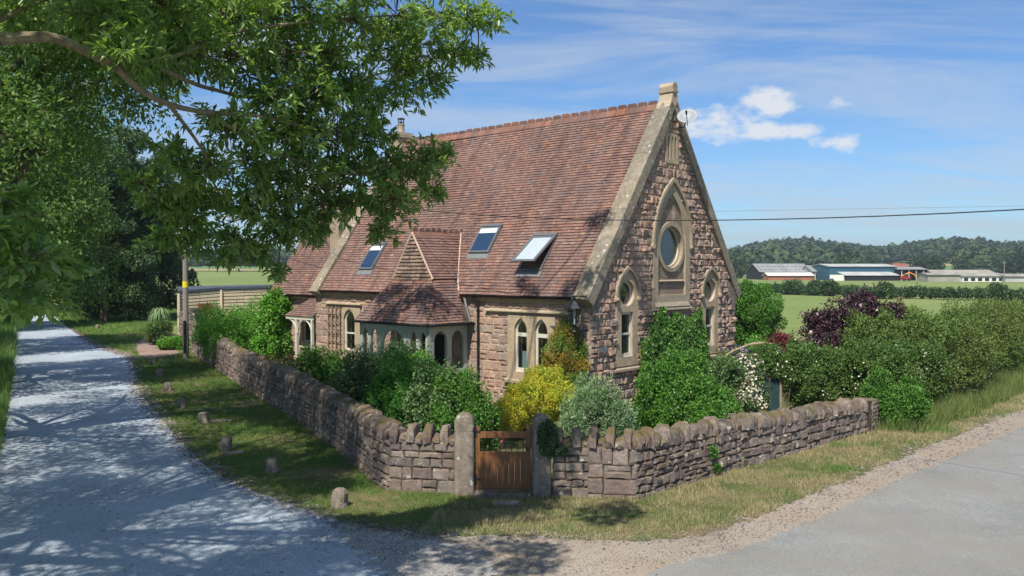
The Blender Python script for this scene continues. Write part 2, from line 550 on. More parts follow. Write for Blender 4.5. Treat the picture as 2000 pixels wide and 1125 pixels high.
def empty(name, loc, label, cat, group=None, rz=0.0, kind=None):
    o = bpy.data.objects.new(name, None)
    COL.objects.link(o)
    o.location = loc
    o.rotation_euler = (0, 0, rz)
    o.empty_display_size = .2
    return tag(o, label, cat, group, kind)


class MB:
    """collects vertices and faces, builds ONE mesh object"""

    def __init__(self):
        self.v, self.f, self.m = [], [], []
        self.mi = 0

    def add(self, vs, fs):
        k = len(self.v)
        self.v += [tuple(x) for x in vs]
        for f in fs:
            self.f.append(tuple(i + k for i in f))
            self.m.append(self.mi)

    def box(self, x0, y0, z0, x1, y1, z1, M=None):
        vs = [Vector(p) for p in ((x0, y0, z0), (x1, y0, z0), (x1, y1, z0), (x0, y1, z0), (x0, y0, z1), (x1, y0, z1), (x1, y1, z1), (x0, y1, z1))]
        if M is not None:
            vs = [M @ p for p in vs]
        self.add(vs, [(0, 3, 2, 1), (4, 5, 6, 7), (0, 1, 5, 4), (1, 2, 6, 5), (2, 3, 7, 6), (3, 0, 4, 7)])

    def tube(self, pts, rad, n=8, cap=True, wob=0.0):
        pts = [Vector(p) for p in pts]
        if isinstance(rad, (int, float)):
            rad = [rad] * len(pts)
        rings = []
        up = Vector((0, 0, 1))
        for i, p in enumerate(pts):
            d = (pts[min(i + 1, len(pts) - 1)] - pts[max(i - 1, 0)]).normalized()
            s = d.cross(up)
            if s.length < .05:
                s = d.cross(Vector((1, 0, 0)))
            s.normalize()
            tt = d.cross(s)
            r = rad[i]
            rings.append([p + (s * cos(2 * pi * k / n) + tt * sin(2 * pi * k / n)) * r * (1 + random.uniform(-wob, wob)) for k in range(n)])
        vs = [q for r in rings for q in r]
        fs = []
        for i in range(len(pts) - 1):
            for k in range(n):
                fs.append((i * n + k, i * n + (k + 1) % n, (i + 1) * n + (k + 1) % n, (i + 1) * n + k))
        if cap:
            fs.append(tuple(range(n))[::-1])
            fs.append(tuple((len(pts) - 1) * n + k for k in range(n)))
        self.add(vs, fs)

    def lathe(self, prof, c=(0, 0, 0), n=16, M=None):
        vs, fs = [], []
        for (r, z) in prof:
            for k in range(n):
                p = Vector((r * cos(2 * pi * k / n), r * sin(2 * pi * k / n), z))
                if M is not None:
                    p = M @ p
                vs.append(p + Vector(c))
        for i in range(len(prof) - 1):
            for k in range(n):
                fs.append((i * n + k, i * n + (k + 1) % n, (i + 1) * n + (k + 1) % n, (i + 1) * n + k))
        fs.append(tuple(range(n))[::-1])
        fs.append(tuple((len(prof) - 1) * n + k for k in range(n)))
        self.add(vs, fs)

    def slab(self, fr, outer, holes, d0, d1, back=True):
        """plate with holes in frame fr between depths d0 (back) and d1 (front)"""
        loops = [outer] + list(holes)
        flat = [p for l in loops for p in l]
        tris = tessellate_polygon([[Vector((a, b, 0)) for a, b in l] for l in loops])
        n = len(flat)
        self.add([fr(a, b, d1) for a, b in flat], [tuple(t) for t in tris])
        if back:
            self.add([fr(a, b, d0) for a, b in flat], [tuple(t)[::-1] for t in tris])
        for l in loops:
            k = len(l)
            vs = [fr(a, b, d1) for a, b in l] + [fr(a, b, d0) for a, b in l]
            self.add(vs, [(i, (i + 1) % k, k + (i + 1) % k, k + i) for i in range(k)])

    def build(self, name, mat, parent=None, smooth=False, label=None, loc=None):
        me = bpy.data.meshes.new(name)
        me.from_pydata([tuple(p) for p in self.v], [], self.f)
        mats = mat if isinstance(mat, (list, tuple)) else [mat]
        for x in mats:
            me.materials.append(MATS[x])
        if len(mats) > 1:
            me.polygons.foreach_set('material_index', self.m)
        if smooth:
            me.polygons.foreach_set('use_smooth', [True] * len(me.polygons))
        import bmesh
        bm = bmesh.new()
        bm.from_mesh(me)
        bmesh.ops.recalc_face_normals(bm, faces=bm.faces)
        bm.to_mesh(me)
        bm.free()
        me.update()
        o = bpy.data.objects.new(name, me)
        COL.objects.link(o)
        if parent is not None:
            o.parent = parent
        if loc is not None:
            o.location = loc
        if label:
            o['label'] = label
        return o


def npmesh(name, verts, faces, mat, parent=None, smooth=False):
    """numpy arrays: verts (N,3), faces (M,3|4)"""
    me = bpy.data.meshes.new(name)
    k = faces.shape[1]
    me.vertices.add(len(verts))
    me.vertices.foreach_set('co', verts.astype(np.float32).ravel())
    me.loops.add(faces.size)
    me.loops.foreach_set('vertex_index', faces.astype(np.int32).ravel())
    me.polygons.add(len(faces))
    me.polygons.foreach_set('loop_start', np.arange(0, faces.size, k, dtype=np.int32))
    me.materials.append(MATS[mat])
    me.update(calc_edges=True)
    if smooth:
        me.polygons.foreach_set('use_smooth', [True] * len(faces))
    o = bpy.data.objects.new(name, me)
    COL.objects.link(o)
    if parent is not None:
        o.parent = parent
    return o


def unit(a):
    return a / np.maximum(np.linalg.norm(a, axis=1, keepdims=True), 1e-9)


def leaf_arrays(pos, axis, nor, L, W):
    """two folded triangles per leaf"""
    n = len(pos)
    axis = unit(axis)
    side = unit(np.cross(axis, nor))
    nor = np.cross(side, axis)
    L = np.broadcast_to(np.asarray(L, float), (n,))[:, None]
    W = np.broadcast_to(np.asarray(W, float), (n,))[:, None]
    base = pos
    tip = pos + axis * L - nor * L * .12
    l = pos + axis * L * .48 + side * W * .5 + nor * W * .22
    r = pos + axis * L * .48 - side * W * .5 + nor * W * .22
    v = np.stack([base, r, tip, l], 1).reshape(-1, 3)
    i = np.arange(n)[:, None] * 4
    f = np.concatenate([i + np.array([[0, 1, 2]]), i + np.array([[0, 2, 3]])], 0)
    return v, f


def rsph(n):
    return unit(RNG.normal(size=(n, 3)))


def lumps_points(lumps, n, subs=14, subr=.36, inner=.25):
    """leaf spots over lumpy ellipsoids: returns position, outward direction"""
    vol = np.array([(l[3] * l[4] * l[5]) ** (2 / 3) for l in lumps])
    vol = vol / vol.sum()
    P, N = [], []
    for l, wgt in zip(lumps, vol):
        c = np.array(l[:3])
        r = np.array(l[3:6])
        m = int(n * wgt)
        sd = rsph(subs)
        scen = c + sd * r * RNG.uniform(.5, .85, (subs, 1))
        srad = RNG.uniform(.6, 1.25, subs) * subr
        k = RNG.integers(0, subs, m)
        d = rsph(m)
        rr = RNG.uniform(.62, 1.08, (m, 1)) ** 1
        p = scen[k] + d * (srad[k][:, None] * r) * rr
        nn_ = unit((p - c) / r * .5 + d)
        P.append(p)
        N.append(nn_)
        mi = int(m * inner)
        d2 = rsph(mi)
        P.append(c + d2 * r * RNG.uniform(.3, .8, (mi, 1)))
        N.append(d2)
    return np.concatenate(P), np.concatenate(N)


def bush(name, label, cat, base, lumps, n, L, W, mat, group=None, droop=0.0, up=0.3, subs=14, subr=.36,
         flower=None, stems=5, parent=None, partname='foliage', ground=0.0, aspect=None):
    """base: world spot; lumps in local coordinates"""
    if parent is None:
        root = empty(name, base, label, cat, group)
    else:
        root = parent
    P, N = lumps_points(lumps, n, subs, subr)
    keep = P[:, 2] > ground + .01
    P, N = P[keep], N[keep]
    # stray shoots beyond the outline
    m = len(P)
    ns = max(4, m // 230)
    kk = RNG.integers(0, m, ns)
    out_ = unit(N[kk] + np.array([0, 0, .6]) + RNG.normal(size=(ns, 3)) * .3)
    rr_ = np.mean([l[3] for l in lumps]) * RNG.uniform(.12, .6, ns)
    tt_ = RNG.random((ns, 12))
    SP = P[kk][:, None, :] + out_[:, None, :] * (rr_[:, None] * tt_)[:, :, None] + RNG.normal(size=(ns, 12, 3)) * L * .25
    P = np.concatenate([P, SP.reshape(-1, 3)])
    N = np.concatenate([N, np.repeat(out_, 12, 0)])
    m = len(P)
    ax = N + RNG.normal(size=(m, 3)) * .7 + np.array([0, 0, up - droop])
    nr = N + RNG.normal(size=(m, 3)) * .5 + np.array([0, 0, .5])
    s = RNG.uniform(.65, 1.25, m)
    v, f = leaf_arrays(P, ax, nr, L * s, W * s)
    npmesh(partname, v, f, mat, root)
    if stems:
        sb = MB()
        for k in range(stems):
            l = random.choice(lumps)
            a = random.uniform(0, 2 * pi)
            e = Vector((l[0] + cos(a) * l[3] * .5, l[1] + sin(a) * l[4] * .5, l[2] + l[5] * .4))
            b0 = Vector((l[0] * .8 + cos(a) * .08, l[1] * .8 + sin(a) * .08, ground))
            mid = b0.lerp(e, .5) + Vector((random.uniform(-.1, .1), random.uniform(-.1, .1), .05))
            sb.tube([b0, mid, e], [.03 * max(1, l[5]), .02 * max(1, l[5]), .008], 5)
        sb.build('stems', 'twig', root)
    if flower:
        fm, cnt, size = flower[:3]
        P, N = lumps_points(lumps, cnt, subs, subr, 0)
        if len(flower) > 3:
            keep = flower[3](P)
            P, N = P[keep], N[keep]
        keep = P[:, 2] > ground + .1
        P, N = P[keep], N[keep]
        P = P + N * .03
        vv, ff, o = [], [], 0
        for q in range(3):
            a = unit(np.cross(N, rsph(len(P))))
            v, f = leaf_arrays(P - a * size * .5, a, N, size, size * .8)
            vv.append(v)
            ff.append(f + o)
            o += len(v)
        npmesh('flowers', np.concatenate(vv), np.concatenate(ff), fm, root)
    return root


# ------------------------------------------------------------------ terrain
def smooth(a, b, x):
    t = np.clip((x - a) / (b - a), 0, 1)
    return t * t * (3 - 2 * t)


HT = np.array([-.75, -.6, -.45, -.3, -.1, .1, .25, .293, .334, .388, .418, .442, .466, .525, .573, .60, .7, .9])
HH = np.array([518, 517, 516, 516, 514, 508, 500, 486, 480, 489, 492, 495, 486, 478, 486, 489, 492, 500.]) + 13.0 * smooth(.1, .25, HT)


def terr(x, y):
    x = np.asarray(x, float)
    y = np.asarray(y, float)
    t = x / np.maximum(y, 1.0)
    fr = smooth(0, 60, y)
    left = smooth(.28, .1, t)
    z = 3.2 * smooth(130, 430, y) * left * fr
    hp = np.interp(t, HT, HH)
    top = CZ + (HOR - hp) / F_PX * 1000
    rise = smooth(430, 1000, y)
    z = z + (np.maximum(top, 2) - z) * rise * fr * np.where(left > .5, .8, 1)
    z = z - smooth(1100, 2500, y) * fr * top * .5
    return z


rings = np.concatenate([np.linspace(0, 60, 16), np.geomspace(66, 3000, 56)])
nA = 220
ang = np.linspace(0, 2 * pi, nA, endpoint=False)
R_, A_ = np.meshgrid(rings, ang, indexing='ij')
gx, gy = R_ * np.sin(A_), R_ * np.cos(A_)
gz = terr(gx, gy)
gv = np.stack([gx, gy, gz], -1).reshape(-1, 3)
i, j = np.meshgrid(np.arange(len(rings) - 1), np.arange(nA), indexing='ij')
a = i * nA + j
b = i * nA + (j + 1) % nA
gf = np.stack([a, b, b + nA, a + nA], -1).reshape(-1, 4)[:, ::-1]
tag(npmesh('ground', gv, gf, 'ground_soil', smooth=True), kind='structure')


def jagged(pts, amp, step, closed=True):
    o = []
    n = len(pts)
    for k in range(n if closed else n - 1):
        p, q = Vector(pts[k]), Vector(pts[(k + 1) % n])
        dd = (q - p).length
        m = max(1, int(dd / step))
        nr = Vector((-(q - p).y, (q - p).x)).normalized() if dd > 0 else Vector((0, 0))
        for s in range(m):
            o.append(p.lerp(q, s / m) + nr * random.uniform(-amp, amp))
    return o


def sheet(name, pts, z, mat, amp=.06, step=.25):
    pl = jagged([Vector(p[:2]) for p in pts], amp, step)
    tris = tessellate_polygon([[Vector((p.x, p.y, 0)) for p in pl]])
    mb = MB()
    mb.add([(p.x, p.y, z) for p in pl], [tuple(t) for t in tris])
    return tag(mb.build(name, mat), kind='structure')


def catmull(pts, k=6):
    o = []
    n = len(pts)
    for i in range(n - 1):
        p0, p1, p2, p3 = (Vector(pts[max(0, i - 1)]), Vector(pts[i]), Vector(pts[i + 1]), Vector(pts[min(n - 1, i + 2)]))
        for s in range(k):
            t = s / k
            o.append(.5 * ((2 * p1) + (-p0 + p2) * t + (2 * p0 - 5 * p1 + 4 * p2 - p3) * t * t + (-p0 + 3 * p1 - 3 * p2 + p3) * t ** 3))
    o.append(Vector(pts[-1]))
    return o


LANE_R = catmull([(-75, 135), (-39.6, 74.9), (-25.4, 51.7), (-19.2, 42.9), (-13.95, 31.9), (-11.44, 27.3), (-8.34, 21.7), (-6.33, 18.5), (-4.3, 16.3), (-2.88, 15.0)])
LANE_L = catmull([(-84, 138), (-46, 78.9), (-32.2, 55.5), (-22.45, 38.5), (-16.1, 27.3), (-12.66, 21.1), (-10.0, 15.8), (-7.4, 9), (-6.2, 2), (-6, -12)])
VERGE = catmull([(-2.88, 15.0), (-1.3, 14.4), (0.43, 14.3), (1.27, 14.1), (3.0, 14.25), (4.09, 15.1), (6.2, 17.2), (8.99, 20.0), (12.03, 23.1), (16.34, 27.3), (24, 35), (44, 58), (90, 105)])
ROAD_L = catmull([(-2.2, -12), (-.5, 4), (0.6, 10), (1.95, 12.46), (3.71, 13.7), (5.56, 15.4), (9.1, 19.0), (14.5, 24.2), (22.5, 32.5), (44, 55), (90, 102)])
ROAD_R = catmull([(4.5, -12), (6, 4), (9, 10), (14, 15), (20, 20.5), (28, 28), (50, 51), (97, 98)])
sheet('shoulder', VERGE + ROAD_R[::-1][0:1] + [Vector((60, 60)), Vector((20, 20)), Vector((3, -12)), Vector((-8, -12)), Vector((-8, 12)), Vector((-4.5, 15.6))], .004, 'shoulder_grit', .09, .12)
sheet('soil_edge', [Vector((p.x - .12, p.y)) for p in LANE_R if p.y < 70] + [Vector((p.x + .26, p.y + .18)) for p in LANE_R[::-1] if p.y < 70], .0065, 'edge_soil', .09, .12)
sheet('lane', LANE_R + [Vector(p) for p in ((-2.2, 14.1), (-1.2, 13.2), (-.9, 12.2), (-1.4, 10), (-2.5, 5), (-3.4, -12))] + LANE_L[::-1], .009, 'lane_chippings', .07, .15)
sheet('gravel_spill', [(-3.0, 14.9), (-2.0, 14.3), (-.7, 13.7), (-.2, 12.9), (-.3, 11.9), (-1.6, 11.2), (-1.9, 12.6), (-2.4, 13.6)], .0115, 'lane_mix', .22, .1)
sheet('road', ROAD_L + ROAD_R[::-1], .013, 'road_asphalt', .06, .11)
sheet('driveway', [(-17.6, 41.5), (-16.9, 42.0), (-17.6, 45), (-19.5, 50), (-22, 55), (-24.4, 60), (-27.5, 60.5), (-26.2, 56.5), (-22.6, 50.2), (-19.3, 44.5)], .006, 'driveway_soil', .12, .25)
sheet('garden_path', [(-.75, 17.2), (.35, 17.2), (.5, 18.6), (.2, 20.2), (-1.0, 21.8), (-2.5, 22.8), (-2.8, 22.2), (-1.6, 20.8), (-.7, 19.6)], .006, 'driveway_soil', .05, .2)


# ------------------------------------------------------------------ masonry and tiles
def clip_half(poly, nx, ny, c):
    """keep nx*x + ny*y <= c"""
    o = []
    for k in range(len(poly)):
        p, q = poly[k], poly[(k + 1) % len(poly)]
        dp, dq = nx * p[0] + ny * p[1] - c, nx * q[0] + ny * q[1] - c
        if dp <= 0:
            o.append(p)
        if dp * dq < 0:
            t = dp / (dp - dq)
            o.append((p[0] + (q[0] - p[0]) * t, p[1] + (q[1] - p[1]) * t))
    return o


def area(poly):
    return abs(sum(p[0] * q[1] - q[0] * p[1] for p, q in zip(poly, poly[1:] + poly[:1]))) / 2


def cut_rect(r, h):
    x0, z0, x1, z1 = r
    a0, b0, a1, b1 = h
    if x1 <= a0 or x0 >= a1 or z1 <= b0 or z0 >= b1:
        return r
    c = [(x0, z0, a0, z1), (a1, z0, x1, z1), (x0, z0, x1, b0), (x0, b1, x1, z1)]
    c = [q for q in c if q[2] - q[0] > .03 and q[3] - q[1] > .03]
    return max(c, key=lambda q: (q[2] - q[0]) * (q[3] - q[1])) if c else None


def stone(mb, fr, poly, h, rnd=.25, jit=.012):
    cx = sum(p[0] for p in poly) / len(poly)
    cy = sum(p[1] for p in poly) / len(poly)
    pts = []
    for k in range(len(poly)):
        p, q = poly[k], poly[(k + 1) % len(poly)]
        d = math.hypot(q[0] - p[0], q[1] - p[1])
        m = 2 if d > .12 else 1
        for s in range(m):
            t = s / m
            pts.append((p[0] + (q[0] - p[0]) * t + random.uniform(-jit, jit), p[1] + (q[1] - p[1]) * t + random.uniform(-jit, jit)))
    n = len(pts)
    w = min(max(p[0] for p in poly) - min(p[0] for p in poly), max(p[1] for p in poly) - min(p[1] for p in poly))
    ins = min(.45, .028 / max(w / 2, .03))
    vs = [fr(p[0], p[1], -.01) for p in pts]
    vs += [fr(p[0] + (cx - p[0]) * ins * .35, p[1] + (cy - p[1]) * ins * .35, h * .6) for p in pts]
    tx, ty = random.gauss(0, rnd * .9) * h / max(w, .08), random.gauss(0, rnd * .9) * h / max(w, .08)
    hh_ = lambda x, y, a: max(h * .35, h * random.uniform(1 - a, 1 + a) + (x - cx) * tx + (y - cy) * ty)
    q1 = [(p[0] + (cx - p[0]) * (ins + .08), p[1] + (cy - p[1]) * (ins + .08)) for p in pts]
    ox, oy = random.uniform(-.2, .2) * w, random.uniform(-.2, .2) * w
    q2 = [(p[0] + (cx + ox - p[0]) * .62, p[1] + (cy + oy - p[1]) * .62) for p in pts]
    vs += [fr(x, y, hh_(x, y, rnd * .35)) for x, y in q1]
    vs += [fr(x, y, hh_(x, y, rnd * .3)) for x, y in q2]
    vs.append(fr(cx + ox, cy + oy, hh_(cx + ox, cy + oy, rnd * .3)))
    fs = []
    for r in range(3):
        for k in range(n):
            fs.append((r * n + k, r * n + (k + 1) % n, (r + 1) * n + (k + 1) % n, (r + 1) * n + k))
    for k in range(n):
        fs.append((3 * n + k, 3 * n + (k + 1) % n, 4 * n))
    mb.add(vs, fs)


def masonry(mb, fr, x0, x1, z0, z1, hr=(.2, .34), lr=(.25, .55), proud=(.02, .05), halves=(), holes=(), gap=.008, rnd=.35, jit=.012, topf=None):
    z = z0
    while z < z1 - .03:
        h = random.uniform(*hr)
        if z1 - z - h < hr[0] * .6:
            h = z1 - z
        x = x0 - random.uniform(0, lr[0])
        while x < x1:
            l = random.uniform(*lr)
            if x1 - x - l < lr[0] * .5:
                l = x1 - x
            cells = [(x, z, x + l, z + h)]
            if h > .26 and random.random() < .3:
                s = random.uniform(.4, .6)
                cells = [(x, z, x + l, z + h * s), (x, z + h * s, x + l, z + h)]
            elif l > .45 and random.random() < .15:
                s = random.uniform(.4, .6)
                cells = [(x, z, x + l * s, z + h), (x + l * s, z, x + l, z + h)]
            for c in cells:
                r = (max(c[0], x0) + gap, c[1] + gap, min(c[2], x1) - gap, c[3] - gap)
                if r[2] - r[0] < .04:
                    continue
                for hh in holes:
                    r = cut_rect(r, hh)
                    if r is None:
                        break
                if r is None:
                    continue
                poly = [(r[0], r[1]), (r[2], r[1]), (r[2], r[3]), (r[0], r[3])]
                for hf in halves:
                    poly = clip_half(poly, *hf)
                    if len(poly) < 3:
                        break
                if len(poly) >= 3 and area(poly) > .003:
                    stone(mb, fr, poly, random.uniform(*proud), rnd, jit)
            x += l
        z += h


def tile_field(mb, fr, poly, gauge=.115, width=.17, thick=.014, lift=.028, gable_axis=True, wav=.006):
    """plain tiles laid over the convex polygon poly (a along, b up the slope) in frame fr(a, b, height)"""
    a0 = min(p[0] for p in poly)
    a1 = max(p[0] for p in poly)
    b0 = min(p[1] for p in poly)
    b1 = max(p[1] for p in poly)
    row = 0
    b = b0 - .02
    halves = []
    cx = sum(p[0] for p in poly) / len(poly)
    cy = sum(p[1] for p in poly) / len(poly)
    for k in range(len(poly)):
        p, q = poly[k], poly[(k + 1) % len(poly)]
        nx, ny = q[1] - p[1], -(q[0] - p[0])
        c = nx * p[0] + ny * p[1]
        if nx * cx + ny * cy > c:
            nx, ny, c = -nx, -ny, -c
        halves.append((nx, ny, c))
    while b < b1:
        a = a0 - (width * .5 if row % 2 else 0) - random.uniform(0, .02)
        rw = random.uniform(-.004, .004)
        while a < a1:
            jb = random.uniform(-.006, .006) + rw
            r = [(a + .002, b + jb), (a + width - .002, b + jb), (a + width - .002, b + gauge * 1.12), (a + .002, b + gauge * 1.12)]
            c = r
            for hf in halves:
                c = clip_half(c, *hf)
                if len(c) < 3:
                    break
            if len(c) >= 3 and area(c) > .0006:
                lf = lift + random.uniform(0, .006)
                sag = wav * sin(a * 1.7 + b * .9) + wav * sin(a * .6 - b * 1.9) + wav * 1.6 * sin(a * .42 + 1.0) * sin(b * .4)
                tl = random.uniform(-.003, .003)
                hgt = lambda p: thick + lf * (1 - (p[1] - b) / (gauge * 1.12)) + sag + tl * (p[0] - a) / width
                n = len(c)
                vs = [fr(p[0], p[1], hgt(p)) for p in c] + [fr(p[0], p[1], sag - .002) for p in c]
                fs = [tuple(range(n))] + [(k, (k + 1) % n, n + (k + 1) % n, n + k) for k in range(n)]
                mb.add(vs, fs)
            a += width
        b += gauge
        row += 1


def plane_frame(p0, pa, pb):
    """frame on a plane: origin p0, a towards pa, b in plane perpendicular to a towards pb, height along the normal"""
    p0, pa, pb = Vector(p0), Vector(pa), Vector(pb)
    ea = (pa - p0).normalized()
    t = pb - p0
    eb = (t - ea * t.dot(ea)).normalized()
    en = ea.cross(eb)
    if en.z < 0 or (abs(en.z) < .05 and False):
        en = -en
    f = lambda a, b, d: p0 + ea * a + eb * b + en * d
    inv = lambda p: ((Vector(p) - p0).dot(ea), (Vector(p) - p0).dot(eb))
    return f, inv


def tiled_polygon(mb, pts, **kw):
    """pts: 3-D corners of a flat roof piece, first edge = eave"""
    f, inv = plane_frame(pts[0], pts[1], pts[-1])
    tile_field(mb, f, [inv(p) for p in pts], **kw)


def arch_pts(cx, hwid, zb, zs, zt, n=7):
    r = zt - zs
    R = (hwid * hwid + r * r) / (2 * hwid)
    am = math.asin(min(1, r / R)) if r >= hwid else math.asin(r / R)
    if r < hwid:  # flat pointed
        R = (hwid * hwid + r * r) / (2 * hwid) if r > 0 else hwid
        am = math.acos(max(-1, min(1, (R - hwid) / R)))
        am = math.acos(max(-1, (R - hwid) / R))
        right = [(cx + hwid * cos(t * pi / 2) ** .9, zs + r * sin(t * pi / 2)) for t in [k / n for k in range(n + 1)]]
        right = [(p[0] if p[0] >= cx else cx, p[1]) for p in right]
    else:
        right = [(cx + hwid - R + R * cos(am * k / n), zs + R * sin(am * k / n)) for k in range(n + 1)]
    left = [(2 * cx - p[0], p[1]) for p in right[:-1]][::-1]
    return [(cx - hwid, zb), (cx + hwid, zb)] + right + left


def circ(cx, cz, r, n=28):
    return [(cx + r * cos(2 * pi * k / n), cz + r * sin(2 * pi * k / n)) for k in range(n)]


# ------------------------------------------------------------------ the stone house
HOUSE = empty('stone_house', (OX, OY, 0), 'old rubble stone chapel house with steep red clay tile roof behind the garden wall', 'house', rz=pi / 2 - A_H)
EZ, RZ, HWID, LEN = 3.72, 9.96, 4.407, 14.04
SL = (RZ - EZ) / HWID
frS = lambda a, b, d: Vector((-d, a, b))                 # lane side
frG = lambda a, b, d: Vector((a, -d, b))                 # gable towards the road
frGi = lambda a, b, d: Vector((a, -d, b))
W2 = HWID * 2

# --- openings
lanc = [(1.88, .27), (2.74, .27)]
SZB, SZS, SZT = 1.2, 2.5, 2.92
side_open = [arch_pts(c, h, SZB, SZS, SZT) for c, h in lanc] + [arch_pts(11.75, .36, 1.3, 2.45, 2.92)]
porch_door = [(6.35, .05), (7.55, .05), (7.55, 2.2), (6.35, 2.2)]
gc = HWID
BC = (gc, 5.22)
small = (1.85, W2 - 1.85)
g_open = [circ(BC[0], BC[1], .86)]
for s in small:
    g_open.append(circ(s, 3.72, .40, 20))
    g_open.append([(s - .31, 1.74), (s + .31, 1.74), (s + .31, 3.08), (s + .26, 3.14), (s - .26, 3.14), (s - .31, 3.08)])

# --- wall: backing sheets with mortar, then the stones
wm = MB()
wm.slab(frS, [(0, 0), (LEN, 0), (LEN, EZ), (0, EZ)], side_open + [porch_door], -.35, 0)
wm.slab(frG, [(.004, 0), (W2, 0), (W2, EZ), (gc, RZ + .05), (.004, EZ)], g_open, -.35, 0)
wm.box(W2 - .35, .36, 0, W2, LEN, EZ)
wm.slab(lambda a, b, d: Vector((a, LEN + d, b)), [(0.01, 0), (W2 - .01, 0), (W2 - .01, EZ), (gc, RZ), (0.01, EZ)], [], -.3, 0)
sm = MB()
hs = [(c - h - .02, SZB, c + h + .02, SZT) for c, h in lanc] + [(1.25, .95, 3.35, 2.98), (11.0, 1.0, 12.25, 2.98), (6.35, .05, 7.55, 2.2),
      (.5, 3.06, 4.35, 3.2), (10.9, 3.04, 13.3, 3.18), (-1, 3.42, 20, 3.8)]
masonry(sm, frS, 0.0, LEN, 0, EZ - .3, hr=(.2, .36), lr=(.24, .5), proud=(.015, .05), holes=hs)
gh = [(gc - 1.12, 3.1, gc + 1.12, 5.9), (gc - 1.0, 5.8, gc + 1.0, 6.35), (gc - .8, 6.2, gc + .8, 6.75), (gc - .5, 6.7, gc + .5, 7.2), (gc - .2, 7.1, gc + .2, 7.5), (gc - .42, 7.98, gc + .42, 9.02)]
for s in small:
    gh += [(s - .56, 1.45, s + .56, 3.9), (s - .42, 3.8, s + .42, 4.25), (s - .2, 4.2, s + .2, 4.5)]
halves = [(-SL, 1, EZ - .05), (SL, 1, EZ - .05 + SL * W2)]
masonry(sm, frG, 0.0, W2, 0, RZ - .3, hr=(.15, .31), lr=(.17, .42), proud=(.035, .10), halves=halves, holes=gh, rnd=.5, jit=.016)
frB = lambda a, b, d: Vector((W2 + d, a, b))
masonry(sm, frB, 0, LEN, 0, EZ, hr=(.25, .4), lr=(.35, .7), proud=(.02, .04))
wall = wm.build('wall', 'mortar', HOUSE)
sm.build('rubble_stones', 'rubble_sandstone', wall)

# --- dressed stone: plinth string, window surrounds, eaves band
ds = MB()


def bar(mb, fr, x0, x1, z0, z1, d0, d1, seg=0.9):
    x = x0
    while x < x1 - .01:
        l = min(seg * random.uniform(.8, 1.2), x1 - x)
        if x1 - x - l < .25:
            l = x1 - x
        pr = [(d0, z0), (d1, z0 + .02), (d1, z1 - .05), (d0 + .01, z1)]
        vs = [fr(x + .002, z, d) for d, z in pr] + [fr(x + l - .002, z, d) for d, z in pr]
        mb.add(vs, [(0, 1, 2, 3), (7, 6, 5, 4), (0, 4, 5, 1), (1, 5, 6, 2), (2, 6, 7, 3), (3, 7, 4, 0)])
        x += l


bar(ds, frS, .45, 4.3, 3.09, 3.19, 0, .13)
bar(ds, frS, 10.95, 13.28, 3.07, 3.17, 0, .13)
bar(ds, frS, 0, LEN, 3.44, 3.70, 0, .07)
ds.build('string_course', 'dressed_stone', HOUSE)


def surround(outer, opens, name='window_surround', fr=frG, d=.05):
    m = MB()
    m.slab(fr, outer, opens, .0, d, back=False)
    return m.build(name, 'dressed_stone', HOUSE)


surround([(1.3, .95), (3.3, .95), (3.3, 3.0), (1.3, 3.0)], side_open[:2], fr=frS, d=.055)
surround([(11.05, 1.05), (12.2, 1.05), (12.2, 2.98), (11.05, 2.98)], side_open[2:3], fr=frS, d=.055)
sl_ = MB()
bar(sl_, frS, 1.2, 3.4, .82, .97, 0, .16, 3)
sl_.build('window_sill', 'dressed_stone', HOUSE)
sl_ = MB()
bar(sl_, frS, 10.95, 12.3, .92, 1.07, 0, .16, 3)
sl_.build('window_sill', 'dressed_stone', HOUSE)


def ring(fr, p_out, p_in, d0, d1, mb):
    """band between two outlines of the same length"""
    n = len(p_out)
    vs = [fr(a, b, d1) for a, b in p_out] + [fr(a, b, d1) for a, b in p_in] + [fr(a, b, d0) for a, b in p_out] + [fr(a, b, d0) for a, b in p_in]
    fs = []
    for k in range(n - 1):
        fs += [(k, k + 1, n + k + 1, n + k), (k, k + 1, 2 * n + k + 1, 2 * n + k), (n + k, n + k + 1, 3 * n + k + 1, 3 * n + k)]
    fs += [(0, n, 3 * n, 2 * n), (n - 1, 2 * n - 1, 4 * n - 1, 3 * n - 1)]
    mb.add(vs, fs)


def arch_line(cx, hwid, zb, zs, zt, n=10):
    p = arch_pts(cx, hwid, zb, zs, zt, n)
    right = p[1:2] + p[2:n + 3]
    left = [(2 * cx - q[0], q[1]) for q in right[:-1]][::-1]
    return right + left


# great arched panel: outer order, recessed blind panel, circular window
m = MB()
m.slab(frG, arch_pts(gc, 1.13, 3.2, 5.4, 7.36, 12), [arch_pts(gc, .84, 3.62, 5.35, 6.98, 12)], 0, .075, back=False)
m.build('window_surround', 'dressed_stone', HOUSE)
m = MB()
m.slab(frG, arch_pts(gc, .84, 3.62, 5.35, 6.98, 12), [circ(BC[0], BC[1], .82)], -.34, -.0, back=False)
m.build('blind_panel', 'dressed_stone', HOUSE)
m = MB()
for r0, r1, d in ((.835, .70, .055), (.79, .64, -.06)):
    ring(frG, circ(BC[0], BC[1], r0, 40) + [circ(BC[0], BC[1], r0, 40)[0]], circ(BC[0], BC[1], r1, 40) + [circ(BC[0], BC[1], r1, 40)[0]], -.3, d, m)
m.build('round_moulding', 'dressed_stone', HOUSE)
m = MB()
bar(m, frG, gc - .80, gc + .80, 4.06, 4.13, 0, .07, 3)
bar(m, frG, gc - 1.22, gc + 1.22, 3.10, 3.22, 0, .15, 4)
